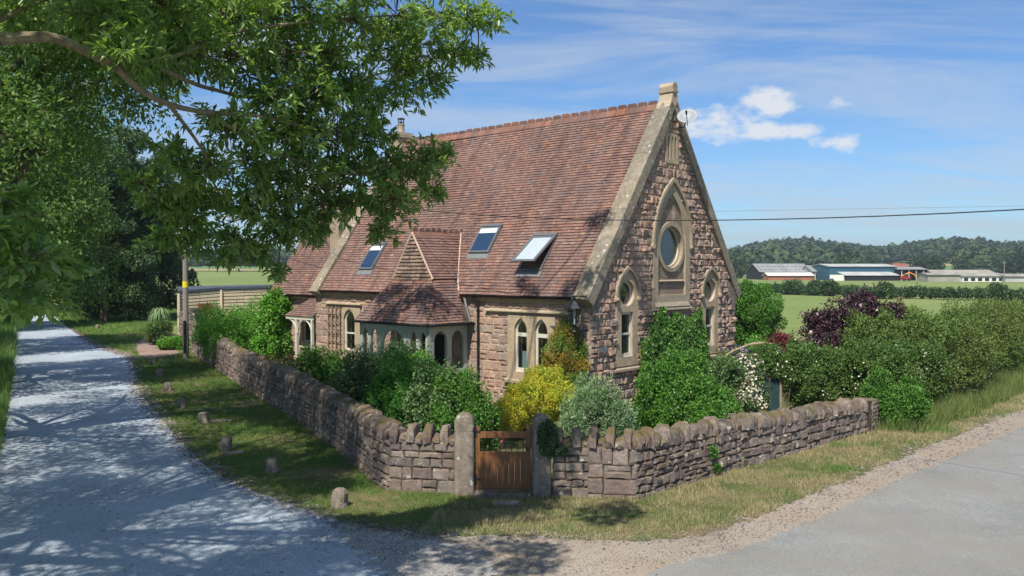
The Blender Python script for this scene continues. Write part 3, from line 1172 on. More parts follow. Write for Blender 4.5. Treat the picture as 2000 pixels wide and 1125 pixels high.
m.add([frG(gc - .86, 3.60, .0), frG(gc + .86, 3.60, .0), frG(gc + 1.1, 3.24, .12), frG(gc - 1.1, 3.24, .12), frG(gc - .86, 3.63, .0), frG(gc + .86, 3.63, .0)],
      [(0, 1, 2, 3), (4, 5, 1, 0), (3, 2, 5, 4)])
m.build('ledge', 'dressed_stone', HOUSE)
# hoods with carved stops
def hood(cx, hwid, zs, zt, th, dd):
    m = MB()
    ring(frG, arch_line(cx, hwid + th, zs - .02, zs, zt + th * 1.5, 12), arch_line(cx, hwid, zs - .02, zs, zt, 12), 0, dd, m)
    o = m.build('hood_mould', 'dressed_stone', HOUSE)
    for s in (-1, 1):
        k = MB()
        prof = [(.02, -.09), (.07, -.07), (.095, -.01), (.08, .05), (.03, .08)]
        vs = []
        k.lathe(prof, frG(cx + s * (hwid + th * .5), zs - .07, .08), 9)
        k.v = [(x + random.uniform(-.014, .014), y + random.uniform(-.014, .014), z + random.uniform(-.01, .01)) for x, y, z in k.v]
        k.build('label_stop', 'dressed_stone', HOUSE)


hood(gc, 1.13, 5.3, 7.40, .085, .15)
for s in small:
    m = MB()
    out = arch_pts(s, .585, 1.45, 3.66, 4.46, 10)
    m.slab(frG, out, [circ(s, 3.72, .40, 20), g_open[2 if s == small[0] else 4]], 0, .055, back=False)
    m.build('window_surround', 'dressed_stone', HOUSE)
    hood(s, .585, 3.62, 4.47, .07, .13)
    m = MB()
    bar(m, frG, s - .85, s + .85, 1.28, 1.42, 0, .14, 3)
    m.build('window_sill', 'dressed_stone', HOUSE)
# slit vent
m = MB()
m.slab(frG, [(gc - .40, 8.0), (gc + .40, 8.0), (gc + .40, 9.0), (gc - .40, 9.0)], [[(gc - .27 + k * .21, 8.16), (gc - .15 + k * .21, 8.16), (gc - .15 + k * .21, 8.86), (gc - .21 + k * .21, 8.92), (gc - .27 + k * .21, 8.86)] for k in range(3)], .0, .06, back=False)
m.build('slit_vent', 'dressed_stone', HOUSE)
# kneeler and dressed corner blocks
bk_ = [(x0, z0, x1, z1) for (x0, z0, x1, z1) in ((.02, 2.95, .42, 3.52), (.02, 3.54, .62, 4.1), (.45, 4.0, .9, 4.42))]
bk_ += [(W2 - x1, z0, W2 - x0, z1) for (x0, z0, x1, z1) in bk_]
bk_ += [(x - .22, z - .2, x + .2, z + .22) for (x, z) in ((1.9, 6.1), (3.2, 7.9), (W2 - 1.6, 5.5), (W2 - 2.9, 7.5))]
for (x0, z0, x1, z1) in bk_:
    m = MB()
    m.slab(frG, [(x0, z0), (x1, z0), (x1, z1), (x0, z1)], [], 0, .06, back=False)
    m.build('dressed_block', 'post_stone', HOUSE)


# --- windows
def glazing(name, fr, outline, inner, d, bars=(), parent=HOUSE, pane='glass', paint='window_paint', extra=None, dep=.05):
    m = MB()
    m.slab(fr, outline, inner, d - dep, d)
    for (x0, z0, x1, z1) in bars:
        m.slab(fr, [(x0, z0), (x1, z0), (x1, z1), (x0, z1)], [], d - dep + .005, d + .006)
    w_ = m.build(name, paint, parent)
    p = MB()
    p.slab(fr, [(a, b) for a, b in outline], [], d - dep + .015, d - dep + .02)
    p.build('pane', pane, w_)
    if extra:
        extra(w_)
    return w_


def shrink(poly, k):
    cx = (min(p[0] for p in poly) + max(p[0] for p in poly)) / 2
    cz = (min(p[1] for p in poly) + max(p[1] for p in poly)) / 2
    wx = (max(p[0] for p in poly) - min(p[0] for p in poly)) / 2
    wz = (max(p[1] for p in poly) - min(p[1] for p in poly)) / 2
    return [(cx + (p[0] - cx) * (1 - k / wx), cz + (p[1] - cz) * (1 - k / wz)) for p in poly]


def curtain_at(fr, x0, x1, z0, z1, d, mat='curtain', tie=False):
    def f(w_):
        m = MB()
        n = 14
        vs = []
        for i in range(n + 1):
            x = x0 + (x1 - x0) * i / n
            for zz in (z0, z0 + (z1 - z0) * .5, z1):
                vs.append(fr(x, zz, d + .025 * sin(i * 1.9)))
        fs = []
        for i in range(n):
            for j in range(2):
                fs.append((i * 3 + j, (i + 1) * 3 + j, (i + 1) * 3 + j + 1, i * 3 + j + 1))
        m.add(vs, fs)
        m.build('curtain', mat, w_)
    return f


for k, (c, h) in enumerate(lanc):
    o_ = shrink(arch_pts(c, h, SZB, SZS, SZT), .0)
    i1 = arch_pts(c, h - .065, 2.45, 2.5, 2.82)
    i2 = [(c - h + .07, SZB + .12), (c + h - .07, SZB + .12), (c + h - .07, 2.33), (c - h + .07, 2.33)]
    glazing('window', frS, o_, [i1, i2], -.035, extra=curtain_at(frS, c - .08, c + .12, 1.3, 1.85, -.2) if k == 1 else None)
o_ = arch_pts(11.75, .36, 1.3, 2.45, 2.92)
glazing('window', frS, o_, [[(11.46, 1.38), (12.04, 1.38), (12.04, 1.95), (11.46, 1.95)], arch_pts(11.75, .29, 2.01, 2.42, 2.82)], -.035)
glazing('window', frG, circ(BC[0], BC[1], .72, 36), [circ(BC[0], BC[1], .63, 36)], -.1, extra=curtain_at(frG, gc - .6, gc + .6, 4.65, 5.85, -.3, 'dusky_cloth'))
for s in small:
    glazing('window', frG, circ(s, 3.72, .40, 20), [circ(s, 3.72, .345, 20)], -.08)
    glazing('window', frG, [(s - .31, 1.74), (s + .31, 1.74), (s + .31, 3.14), (s - .31, 3.14)],
            [[(s - .25, 1.84), (s + .25, 1.84), (s + .25, 2.42), (s - .25, 2.42)], [(s - .25, 2.48), (s + .25, 2.48), (s + .25, 3.06), (s - .25, 3.06)]], -.03)
m = MB()
m.box(.36, .36, .02, W2 - .36, LEN - .3, .06)
m.box(.36, .36, 2.95, W2 - .36, LEN - .3, 3.05)
m.build('floor', 'interior', HOUSE)

# --- main roof
frR = lambda a, b, d: Vector((b * cos(atan2(SL, 1)) - d * sin(atan2(SL, 1)), a, EZ + .03 + b * sin(atan2(SL, 1)) + d * cos(atan2(SL, 1))))
RA = atan2(SL, 1)
RLEN = (RZ - EZ) / sin(RA)
tm = MB()
tm_und = MB()
tile_field(tm, frR, [(.42, -.26), (13.6, -.26), (13.6, RLEN), (.42, RLEN)], gauge=.118, wav=.011)
frR2 = lambda a, b, d: Vector((W2 - (b * cos(RA) - d * sin(RA)), a, EZ + .03 + b * sin(RA) + d * cos(RA)))
tile_field(tm, frR2, [(.42, -.26), (13.6, -.26), (13.6, RLEN), (.42, RLEN)], gauge=.2, width=.3)
roof = tm.build('roof', 'clay_tile', HOUSE)
for fr_ in (frR, frR2):
    tm_und.slab(fr_, [(.3, -.2), (13.7, -.2), (13.7, RLEN - .02), (.3, RLEN - .02)], [], -.1, -.01)
tm_und.build('roof_deck', 'interior', roof)
# crested ridge tiles
m = MB()


def ridge(mb, p0, p1, size=.15, pitch=RA, step=.42, crest=True):
    p0, p1 = Vector(p0), Vector(p1)
    L = (p1 - p0).length
    d = (p1 - p0).normalized()
    s = d.cross(Vector((0, 0, 1))).normalized()
    n = max(1, int(L / step))
    for k in range(n):
        a = p0 + d * (L * k / n + .004)
        b = p0 + d * (L * (k + 1) / n - .004)
        dz = random.uniform(-.008, .008)
        pr = [(-size, -size * math.tan(pitch) * .9), (0, .03 + dz), (size, -size * math.tan(pitch) * .9), (size, -size * math.tan(pitch) * .9 - .02), (0, -.02), (-size, -size * math.tan(pitch) * .9 - .02)]
        vs = [a + s * x + Vector((0, 0, z)) for x, z in pr] + [b + s * x + Vector((0, 0, z)) for x, z in pr]
        mb.add(vs, [(i, (i + 1) % 6, 6 + (i + 1) % 6, 6 + i) for i in range(6)] + [tuple(range(6)), tuple(range(6, 12))[::-1]])
        if crest:
            c0, c1 = a + d * .03, b - d * .03
            hh = .115 + random.uniform(-.012, .012)
            pr = [(c0, .0), (c0 + d * .0, hh * .7), (c0 + d * .05, hh), (c1 - d * .05, hh), (c1, hh * .7), (c1, 0)]
            vs = [p + s * .022 + Vector((0, 0, z + .02 + dz)) for p, z in pr] + [p - s * .022 + Vector((0, 0, z + .02 + dz)) for p, z in pr]
            mb.add(vs, [(i, (i + 1) % 6, 6 + (i + 1) % 6, 6 + i) for i in range(6)] + [tuple(range(6)), tuple(range(6, 12))[::-1]])


ridge(m, (HWID, .5, RZ + .10), (HWID, 13.6, RZ + .10), .17)
m.build('ridge_tiles', 'ridge_tile', roof)


# --- coped gables
def coping(v0, v1, top, zoff=.0, u_half=HWID, ez=EZ, sl=SL, name='gable_coping', over=.3, n=7):
    mb = MB()
    ra = atan2(sl, 1)
    L = u_half / cos(ra)
    for side in (0, 1):
        x = -over
        k = 0
        while x < L - .05:
            l = (L + over) / n
            x2 = min(x + l - .008, L)
            vs = []
            for (xx) in (x, x2):
                for (vv, hh) in ((v0, -.16), (v1, -.16), (v1, top - .03), ((v0 + v1) / 2, top + .02), (v0, top - .03)):
                    uu = xx * cos(ra) - hh * sin(ra)
                    zz = ez + zoff + xx * sin(ra) + hh * cos(ra)
                    uu = min(uu, u_half)
                    if side:
                        uu = 2 * u_half - uu
                    vs.append(Vector((uu, vv, zz)))
            mb.add(vs, [(0, 1, 2, 3, 4), (9, 8, 7, 6, 5), (0, 5, 6, 1), (1, 6, 7, 2), (2, 7, 8, 3), (3, 8, 9, 4), (4, 9, 5, 0)])
            x += l
            k += 1
    return mb


cp = coping(-.15, .46, .21)
# kneeler stones under the feet
for x0, x1 in ((-.34, .25), (W2 - .25, W2 + .34)):
    cp.add([Vector((x0 if x0 < 0 else x1, -.1, EZ - .02)), Vector((x0 if x0 < 0 else x1, .44, EZ - .02)),
            Vector((0 if x0 < 0 else W2, .44, EZ - .42)), Vector((0 if x0 < 0 else W2, -.1, EZ - .42)),
            Vector((.3 if x0 < 0 else W2 - .3, -.1, EZ + .1)), Vector((.3 if x0 < 0 else W2 - .3, .44, EZ + .1))],
           [(0, 1, 2, 3), (0, 4, 5, 1), (3, 4, 0), (1, 5, 2), (3, 2, 5, 4)])
cpo = cp.build('gable_coping', 'coping_stone', HOUSE)
cp = coping(13.55, 14.12, .2)
cp.build('gable_coping', 'coping_stone', HOUSE)
# finial: roll-topped block, roll lies along the ridge
m = MB()
frF = lambda a, b, d: Vector((HWID + a, -d, RZ + b))
m.slab(frF, [(-.34, -.12), (.34, -.12), (.2, .12), (.13, .34), (.12, .40), (-.12, .40), (-.13, .34), (-.2, .12)], [], -.36, .15)
m.slab(frF, [(-.165, .40), (.165, .40), (.165, .46), (-.165, .46)], [], -.41, .19)
m.slab(frF, [(-.13, .46), (.13, .46)] + [(.15 * cos(t), .58 + .15 * sin(t)) for t in [k * pi / 10 for k in range(11)]], [], -.38, .16)
m.build('finial', 'dressed_stone', HOUSE)

# --- second, lower block behind the far gable
B_U0, B_U1, B_V1, B_EZ = .8, 6.6, 18.6, 3.5
BC_ = (B_U0 + B_U1) / 2
BRZ = B_EZ + (BC_ - B_U0) * SL
m = MB()
frS2 = lambda a, b, d: Vector((B_U0 - d, a, b))
ap = [[(14.75, 1.35), (16.15, 1.35), (16.15, 2.55), (14.75, 2.55)]]
m.slab(frS2, [(LEN, 0), (B_V1, 0), (B_V1, B_EZ), (LEN, B_EZ)], ap, -.3, 0)
m.box(B_U1 - .3, LEN + .01, 0, B_U1, B_V1, B_EZ)
m.slab(lambda a, b, d: Vector((a, B_V1 + d, b)), [(B_U0 + .01, 0), (B_U1 - .01, 0), (B_U1 - .01, B_EZ), (BC_, BRZ), (B_U0 + .01, B_EZ)], [], -.3, 0)
bw = m.build('wall', 'mortar', HOUSE)
m = MB()
masonry(m, frS2, LEN, B_V1, 0, B_EZ - .2, hr=(.22, .34), lr=(.3, .5), proud=(.015, .03), holes=[(14.6, 1.2, 16.3, 2.7)])
m.build('rubble_stones', 'rubble_sandstone', bw)
m = MB()
m.slab(frS2, [(14.6, 1.2), (16.3, 1.2), (16.3, 2.7), (14.6, 2.7)], ap, 0, .05, back=False)
bar(m, frS2, 14.55, 16.35, 1.08, 1.2, 0, .12, 3)
bar(m, frS2, LEN, B_V1, 3.2, 3.45, 0, .06)
m.build('window_surround', 'dressed_stone', HOUSE)
glazing('window', frS2, ap[0], [[(14.8 + k * .46, 1.42), (15.18 + k * .46, 1.42), (15.18 + k * .46, 2.48), (14.8 + k * .46, 2.48)] for k in range(3)], -.06)
m = MB()
RL2 = (BRZ - B_EZ) / sin(RA)
frR3 = lambda a, b, d: Vector((B_U0 + b * cos(RA) - d * sin(RA), a, B_EZ + .03 + b * sin(RA) + d * cos(RA)))
frR4 = lambda a, b, d: Vector((B_U1 - (b * cos(RA) - d * sin(RA)), a, B_EZ + .03 + b * sin(RA) + d * cos(RA)))
tile_field(m, frR3, [(LEN + .1, -.3), (B_V1 + .1, -.3), (B_V1 + .1, RL2), (LEN + .1, RL2)], gauge=.12)
tile_field(m, frR4, [(LEN + .1, -.3), (B_V1 + .1, -.3), (B_V1 + .1, RL2), (LEN + .1, RL2)], gauge=.24, width=.34)
r2 = m.build('roof', 'clay_tile', HOUSE)
m = MB()
ridge(m, (BC_, LEN + .1, BRZ + .08), (BC_, B_V1 + .1, BRZ + .08), .16)
m.build('ridge_tiles', 'ridge_tile', r2)
m = MB()
for f_ in (frR3, frR4):
    m.slab(f_, [(LEN + .05, -.24), (B_V1, -.24), (B_V1, RL2 - .02), (LEN + .05, RL2 - .02)], [], -.1, -.01)
m.build('roof_deck', 'interior', r2)
# open hood porch in the nook
m = MB()
hp0 = [(-.12, 14.12, 2.5), (-.12, 16.15, 2.5), (.8, 15.0, 3.45), (.8, 14.12, 3.45)]
tiled_polygon(m, [hp0[0], hp0[1], hp0[2], hp0[3]], gauge=.11)
tiled_polygon(m, [hp0[1], (.8, 16.15, 2.5), (.8, 15.0, 3.45)], gauge=.11)
ho = m.build('hood_roof', 'clay_tile', HOUSE)
m = MB()
m.add([Vector(p) - Vector((0, 0, .03)) for p in hp0] + [Vector((.8, 16.15, 2.47))], [(0, 1, 2, 3), (1, 4, 2)])
m.box(-.1, 14.12, 2.38, -.04, 16.1, 2.47)
for v_ in (14.18, 15.3):
    m.box(-.1, v_, .4, .0, v_ + .1, 2.38)
# curved braces
for (v0_, s) in ((15.3, -1), (15.4, 1), (14.28, 1)):
    pts = [Vector((-.05, v0_ + s * .5 * (1 - cos(t)) ** 1, 1.8 + .56 * sin(t))) for t in [k * pi / 2 / 6 for k in range(7)]]
    m.tube(pts, .035, 6)
m.build('hood_frame', 'window_paint', HOUSE)

# --- gutters, downpipe
m = MB()


def gutter(mb, fr_, x0, x1, z, d, r=.062):
    n = 7
    vs = []
    for x in (x0, x1):
        for k in range(n):
            t = pi + pi * k / (n - 1)
            vs.append(fr_(x, z + r * sin(t), d + r * cos(t)))
        for k in range(n):
            t = pi + pi * (n - 1 - k) / (n - 1)
            vs.append(fr_(x, z + (r - .008) * sin(t), d + (r - .008) * cos(t)))
    N_ = 2 * n
    mb.add(vs, [(k, (k + 1) % N_, N_ + (k + 1) % N_, N_ + k) for k in range(N_)] + [tuple(range(N_)), tuple(range(N_, 2 * N_))[::-1]])
    x = x0 + .3
    while x < x1:
        mb.box(*(min(a_, b_) for a_, b_ in zip(fr_(x, z - .08, .02), fr_(x + .03, z - .04, d))), *(max(a_, b_) for a_, b_ in zip(fr_(x, z - .08, .02), fr_(x + .03, z - .04, d))))
        x += .9


gutter(m, frS, .48, 5.35, 3.63, .2)
m.build('gutter', 'black_plastic', HOUSE)
m = MB()
gutter(m, frS, 8.7, 13.5, 3.63, .2)
m.build('gutter', 'black_plastic', HOUSE)
m = MB()
gutter(m, frS2, LEN + .15, B_V1 + .1, 3.38, .26)
m.build('gutter', 'black_plastic', HOUSE)
m = MB()
m.tube([frS(4.75, 3.58, .2), frS(4.75, 3.5, .2), frS(4.62, 3.36, .09), frS(4.62, 3.2, .08), frS(4.62, .1, .08)], .04, 8)
for z_ in (3.1, 2.0, .9):
    m.tube([frS(4.62, z_, .08), frS(4.62, z_ + .05, .08)], .055, 8)
m.build('downpipe', 'black_plastic', HOUSE)
m = MB()
m.tube([frS(5.2, 3.55, .16), frS(4.95, 3.2, .3), frS(4.74, 2.72, .3)], .035, 6)
m.build('overflow_pipe', 'lead', HOUSE)

# --- rooflights
def rooflight(v0, v1, b0, b1, open_=0.0):
    m = MB()
    t = .055
    m.slab(frR, [(v0, b0), (v1, b0), (v1, b1), (v0, b1)], [[(v0 + t, b0 + t), (v1 - t, b0 + t), (v1 - t, b1 - t), (v0 + t, b1 - t)]], -.05, .09)
    m.slab(frR, [(v0 - .02, b1 - .02), (v1 + .02, b1 - .02), (v1 + .02, b1 + .07), (v0 - .02, b1 + .07)], [], 0, .12)
    o = m.build('rooflight', 'rooflight_metal', HOUSE)
    m = MB()
    m.slab(frR, [(v0 - .03, b0 - .22), (v1 + .03, b0 - .22), (v1 + .03, b0 - .002), (v0 - .03, b0 - .002)], [], .02, .05)
    m.build('flashing', 'lead', o)
    # sash hinges at the top edge
    hx = b1 - .06
    def frO(a, b, d):
        r = hx - b
        bb = hx - (r * cos(open_) + (d) * sin(open_) * 0)
        return frR(a, bb, d + .095 + r * sin(open_))
    m = MB()
    e = .012
    ov = .02 if open_ else -.012
    q = [(v0 - ov, b0 - ov), (v1 + ov, b0 - ov), (v1 + ov, hx), (v0 - ov, hx)]
    qi = [(v0 + .075, b0 + .075), (v1 - .075, b0 + .075), (v1 - .075, hx - .06), (v0 + .075, hx - .06)]
    m.slab(frO, q, [qi], 0 if open_ else .0, .05 if open_ else .02)
    s_ = m.build('sash', 'rooflight_metal', o)
    m = MB()
    m.slab(frO, qi, [], .008, .014)
    if open_:
        m.build('pane', 'sash_pane', o)
        m = MB()
        m.slab(frR, [(v0 + t, b0 + t), (v1 - t, b0 + t), (v1 - t, b1 - t), (v0 + t, b1 - t)], [], -.03, .012)
        m.build('opening', 'dark_inside', o)
    else:
        m.build('pane', 'mirror_glass', o)
        m = MB()
        m.slab(frO, [(v0 + .075, hx - .26), (v1 - .075, hx - .26), (v1 - .075, hx - .06), (v0 + .075, hx - .06)], [], .015, .018)
        m.build('blind', 'blind_cloth', o)


def bz(z):
    return (z - EZ - .03) / sin(RA)


rooflight(5.02, 6.0, bz(5.0), bz(5.95))
rooflight(10.9, 11.75, bz(4.42), bz(5.42))
rooflight(2.28, 3.25, bz(4.4), bz(5.55), radians(17))

# --- chimneys
m = MB()
m.box(4.0, 13.6, 9.0, 4.9, 14.25, 10.25)
m.box(3.92, 13.52, 10.25, 4.98, 14.33, 10.38)
m.box(4.02, 13.62, 10.38, 4.88, 14.23, 10.5)
ch = m.build('chimney', 'dressed_stone', HOUSE)
m = MB()
m.lathe([(.17, 0), (.15, .1), (.14, .3), (.17, .36), (.16, .4)], (4.42, 13.9, 10.5), 12)
m.build('chimney_pot', 'dressed_stone', ch)
m = MB()
m.lathe([(.07, 0), (.07, .12)], (4.42, 13.9, 10.88), 10)
m.lathe([(.02, .14), (.17, .13), (.17, .16), (.02, .2)], (4.42, 13.9, 10.98), 12)
for k in range(6):
    a_ = k * pi / 3
    m.tube([(4.42 + .13 * cos(a_), 13.9 + .13 * sin(a_), 10.88), (4.42 + .13 * cos(a_), 13.9 + .13 * sin(a_), 11.12)], .012, 5)
m.build('cowl', 'black_iron', ch)
m = MB()
m.box(1.35, 14.3, 4.6, 2.0, 14.95, 7.35)
m.box(1.28, 14.23, 7.35, 2.07, 15.02, 7.5)
m.box(1.4, 14.35, 7.5, 1.95, 14.9, 7.6)
m.build('chimney', 'dressed_stone', HOUSE)

# --- porch: timber tracery on three sides under a flared tiled roof
PU, PV0, PV1, PZ = -1.8, 5.15, 8.77, 2.6
PC = (PV0 + PV1) / 2
m = MB()
frPF = lambda a, b, d: Vector((PU - d, a, b))
arches = []
for c, h in ((5.46, .15), (5.93, .15), (7.99, .15), (8.46, .15)):
    arches.append(arch_pts(c, h, 1.05, 2.2, 2.45, 6))
arches.append(arch_pts(PC, .58, .02, 1.85, 2.42, 8))
arches += [[(a0, .15), (a1, .15), (a1, .92), (a0, .92)] for a0, a1 in ((5.31, 5.61), (5.78, 6.08), (7.84, 8.14), (8.31, 8.61))]
m.slab(frPF, [(PV0, 0), (PV1, 0), (PV1, PZ), (PV0, PZ)], arches, -.09, 0)
for (fr_, L_) in ((lambda a, b, d: Vector((a, PV0 - d, b)), 1), (lambda a, b, d: Vector((a, PV1 + d, b)), 1)):
    ar = []
    for c in (-1.28, -.5):
        ar.append(arch_pts(c, .29, 1.15, 2.12, 2.45, 7))
        ar.append([(c - .29, .15), (c + .29, .15), (c + .29, 1.0), (c - .29, 1.0)])
    m.slab(fr_, [(PU - .0, 0.0), (-.06, 0.0), (-.06, PZ), (PU, PZ)], ar, -.09, .003)
m.box(PU + .02, PV0 + .02, PZ - .01, 0, PV1 - .02, PZ + .07)
porch = m.build('porch', 'porch_paint', HOUSE)
EU, EV0, EV1, EVZ = -2.06, 4.88, 9.04, 2.7
GU, GV0, GV1, GZ = -.88, PC - 1.02, PC + 1.02, 4.14
RT = 5.72
ru = (RT - EZ) / SL
su = lambda z: (z - EZ) / SL
m = MB()
tiled_polygon(m, [(EU, EV0 + .75, EVZ), (EU, EV1 - .75, EVZ), (EU, EV1, EVZ), (GU, GV1, GZ), (GU, GV0, GZ), (EU, EV0, EVZ)][1:] if 0 else [(EU, EV0 + .36, EVZ - .01), (EU, EV1 - .36, EVZ - .01), (GU, GV1 - .06, GZ), (GU, GV0 + .06, GZ)], gauge=.112)
# canted corner pieces
tiled_polygon(m, [(EU + .3, EV0, EVZ), (EU, EV0 + .36, EVZ), (GU, GV0 + .06, GZ)], gauge=.112)
tiled_polygon(m, [(EU, EV1 - .36, EVZ), (EU + .3, EV1, EVZ), (GU, GV1 - .06, GZ)], gauge=.112)
# side slopes below the gablet
tiled_polygon(m, [(0.05, EV0, EVZ), (EU + .3, EV0, EVZ), (GU, GV0, GZ), (su(GZ), GV0, GZ), (.05, GV0 - .3, GZ - .45)], gauge=.112)
tiled_polygon(m, [(EU + .3, EV1, EVZ), (0.05, EV1, EVZ), (.05, GV1 + .3, GZ - .45), (su(GZ), GV1, GZ), (GU, GV1, GZ)], gauge=.112)
# upper gable slopes
tiled_polygon(m, [(su(GZ) + .1, GV0, GZ), (GU - .06, GV0, GZ), (GU - .06, PC, RT), (su(RT) + .1, PC, RT)], gauge=.112)
tiled_polygon(m, [(GU - .06, GV1, GZ), (su(GZ) + .1, GV1, GZ), (su(RT) + .1, PC, RT), (GU - .06, PC, RT)], gauge=.112)
pr = m.build('porch_roof', 'clay_tile', HOUSE)
m = MB()
m.add([(EU, EV0 + .36, EVZ - .03), (EU, EV1 - .36, EVZ - .03), (GU, GV1, GZ - .03), (GU, GV0, GZ - .03), (EU + .3, EV0, EVZ - .03), (EU + .3, EV1, EVZ - .03),
       (0, EV0, EVZ - .03), (0, EV1, EVZ - .03), (.3, GV0, GZ - .03), (.3, GV1, GZ - .03), (GU, PC, RT - .03), (su(RT), PC, RT - .03)],
      [(0, 1, 2, 3), (4, 0, 3), (1, 5, 2), (6, 4, 3, 8), (5, 7, 9, 2), (8, 3, 10, 11), (2, 9, 11, 10), (3, 2, 10)])
m.build('roof_deck', 'interior', pr)
m = MB()
for q in range(1):
    f, inv = plane_frame((GU - .02, GV0, GZ), (GU - .02, GV1, GZ), (GU - .02, PC, RT))
    ff = lambda a, b, d: Vector((GU - .02 - d, GV0 + a, GZ + b))
    tile_field(m, ff, [(0, -.02), (GV1 - GV0, -.02), (PC - GV0, RT - GZ - .03)], gauge=.125, lift=.05, thick=.02)
m.build('gablet', 'gablet_tile', pr)
m = MB()
for s in (-1, 1):
    a0 = Vector((GU - .06, PC + s * 1.05, GZ + .0))
    a1 = Vector((GU - .06, PC, RT + .02))
    m.tube([a0, a1], .035, 6)
m.build('verge_mortar', 'mortar', pr)
m = MB()
ridge(m, (GU - .05, PC, RT + .06), (su(RT) + .15, PC, RT + .06), .13, atan2(RT - GZ, 1.02), .26)
m.build('ridge_tiles', 'ridge_tile', pr)
m = MB()
for s, v_ in ((-1, GV0), (1, GV1)):
    m.tube([(su(EZ) - .03, PC + s * 1.36, EZ + .02), (su(GZ) - .02, PC + s * 1.0, GZ + .05), (su(RT) - .02, PC, RT + .08)], .03, 6)
m.build('valley_mortar', 'mortar', pr)
m = MB()
for pts in ([(EU + .3, EV0 - .02), (EU - .02, EV0 + .36), (EU - .02, EV1 - .36), (EU + .3, EV1 + .02), (0, EV1 + .02)], [(0, EV0 - .02), (EU + .3, EV0 - .02)]):
    m.tube([Vector((p[0] - .0, p[1], EVZ - .03)) for p in pts], .05, 6)
m.build('porch_gutter', 'black_plastic', porch)
m = MB()
m.box(-1.7, PV0 + .1, .02, -.06, PV1 - .1, .10)
m.build('porch_floor', 'slate', porch)
m = MB()
m.slab(lambda a, b, d: Vector((.12 - d, a, b)), porch_door, [], 0, .05)
m.build('door', 'dark_inside', HOUSE)

# --- things fixed to the house
# satellite dish (hangs on the gable: its own thing)
dish = empty('satellite_dish', hw(gc + .05, -.14, 9.2), 'white oval satellite dish on an arm near the top of the stone gable', 'satellite dish')
m = MB()
dd = (Vector((-.25, -.8, .5))).normalized()
Mx = dd.to_track_quat('Z', 'Y').to_matrix()
prof = [(.005, .0), (.12, .008), (.24, .035), (.33, .07), (.345, .078), (.34, .085), (.24, .045), (.12, .018), (.005, .01)]
dc = hw(gc + .22, -.5, 9.52) - dish.location
Ms = Mx.to_3x3() @ Matrix.Diagonal((1.0, .88, 1.0))
m.lathe(prof, dc, 28, Ms)
m.build('reflector', 'dish_grey', dish, smooth=True)
m = MB()
m.tube([hw(gc + .1, -.06, 9.22) - dish.location, hw(gc + .25, -.35, 9.2) - dish.location, dc + Vector((0, .06, -.04))], .022, 7)
m.tube([dc + Vector((0, 0, -.28)), dc + dd * .42 + Vector((0, 0, -.16))], .013, 6)
m.tube([dc + dd * .40 + Vector((0, 0, -.17)), dc + dd * .50 + Vector((0, 0, -.12))], .032, 8)
m.build('arm', 'black_iron', dish)
# lantern
ln = empty('wall_lantern', hw(-.0, .12, 2.46), 'black iron coach lantern on a scrolled bracket at the near corner of the house', 'lantern')
ln.scale = (1.3, 1.3, 1.3)
lc = Vector(hw(-.46, .12, 2.58)) - ln.location
m = MB()
m.lathe([(.03, .0), (.05, .02), (.025, .06), (.03, .12), (.05, .15), (.02, .2)], lc, 10)
def hexring(r, z):
    return [lc + Vector((r * cos(k * pi / 3), r * sin(k * pi / 3), z)) for k in range(6)]
for a_, b_ in zip(hexring(.075, .2), hexring(.15, .56)):
    m.tube([a_, b_], .011, 5)
for r_, z_ in ((.08, .2), (.155, .56)):
    m.tube(hexring(r_, z_) + hexring(r_, z_)[:1], .013, 5)
m.lathe([(.2, .56), (.19, .585), (.11, .66), (.06, .72), (.045, .74), (.05, .76), (.02, .79), (.025, .81), (.004, .85)], lc, 6)
m.lathe([(.2, .545), (.2, .56)], lc, 6)
m.build('lantern_body', 'black_iron', ln)
m = MB()
a_, b_ = hexring(.072, .21), hexring(.145, .55)
m.add(a_ + b_, [(k, (k + 1) % 6, 6 + (k + 1) % 6, 6 + k) for k in range(6)])
m.build('lantern_glass', 'glass', ln)
m = MB()
m.lathe([(.02, .2), (.022, .38), (.03, .40), (.015, .5)], lc, 8)
m.build('bulb', 'white_render', ln)
m = MB()
w0 = hw(.0, .12, 2.60) - ln.location
m.tube([w0, lc + Vector((0, 0, .02))], .02, 6)
w1 = hw(.0, .12, 2.18) - ln.location
m.tube([w1, w0 + Vector((0, 0, .1))], .022, 6)
prevv = []
dirv = (lc - w0)
for k in range(26):
    t = k / 25 * 3.2 * pi
    r_ = .16 * (1 - k / 30)
    prevv.append(w0 + dirv * (.38 + r_ * cos(t) * 1.2) + Vector((0, 0, -.17 + r_ * sin(t))))
m.tube(prevv, .011, 5)
m.tube([w1 + dirv * .02, w0 + dirv * .45 + Vector((0, 0, -.3)), lc + Vector((0, 0, -.04))], .014, 5)
m.build('bracket', 'black_iron', ln)
# solar lamp
sl0 = empty('solar_lamp', hw(-.06, 1.18, 2.6), 'small dark solar panel lamp on the side wall just above the climber', 'lamp')
m = MB()
R_t = Matrix.Rotation(radians(25), 3, 'X')
Mq = Matrix.Rotation(-A_H + pi / 2, 4, 'Z') @ Matrix.Rotation(radians(-55), 4, 'Y')
m.box(-.02, -.12, .0, .0, .12, .26, Mq)
m.build('panel', 'dark_glass', sl0, loc=(0, 0, .02))
m = MB()
m.box(-.035, -.14, -.02, -.022, .14, .28, Mq)
m.build('panel_frame', 'aluminium', sl0, loc=(.0, .03, .02))
m = MB()
m.lathe([(.03, 0), (.06, -.05), (.06, -.09), (.02, -.1)], (0, 0, -.02), 8)
m.tube([(0, 0, 0), Vector((.05, .05, 0))], .015, 5)
m.build('lamp_head', 'aluminium', sl0)
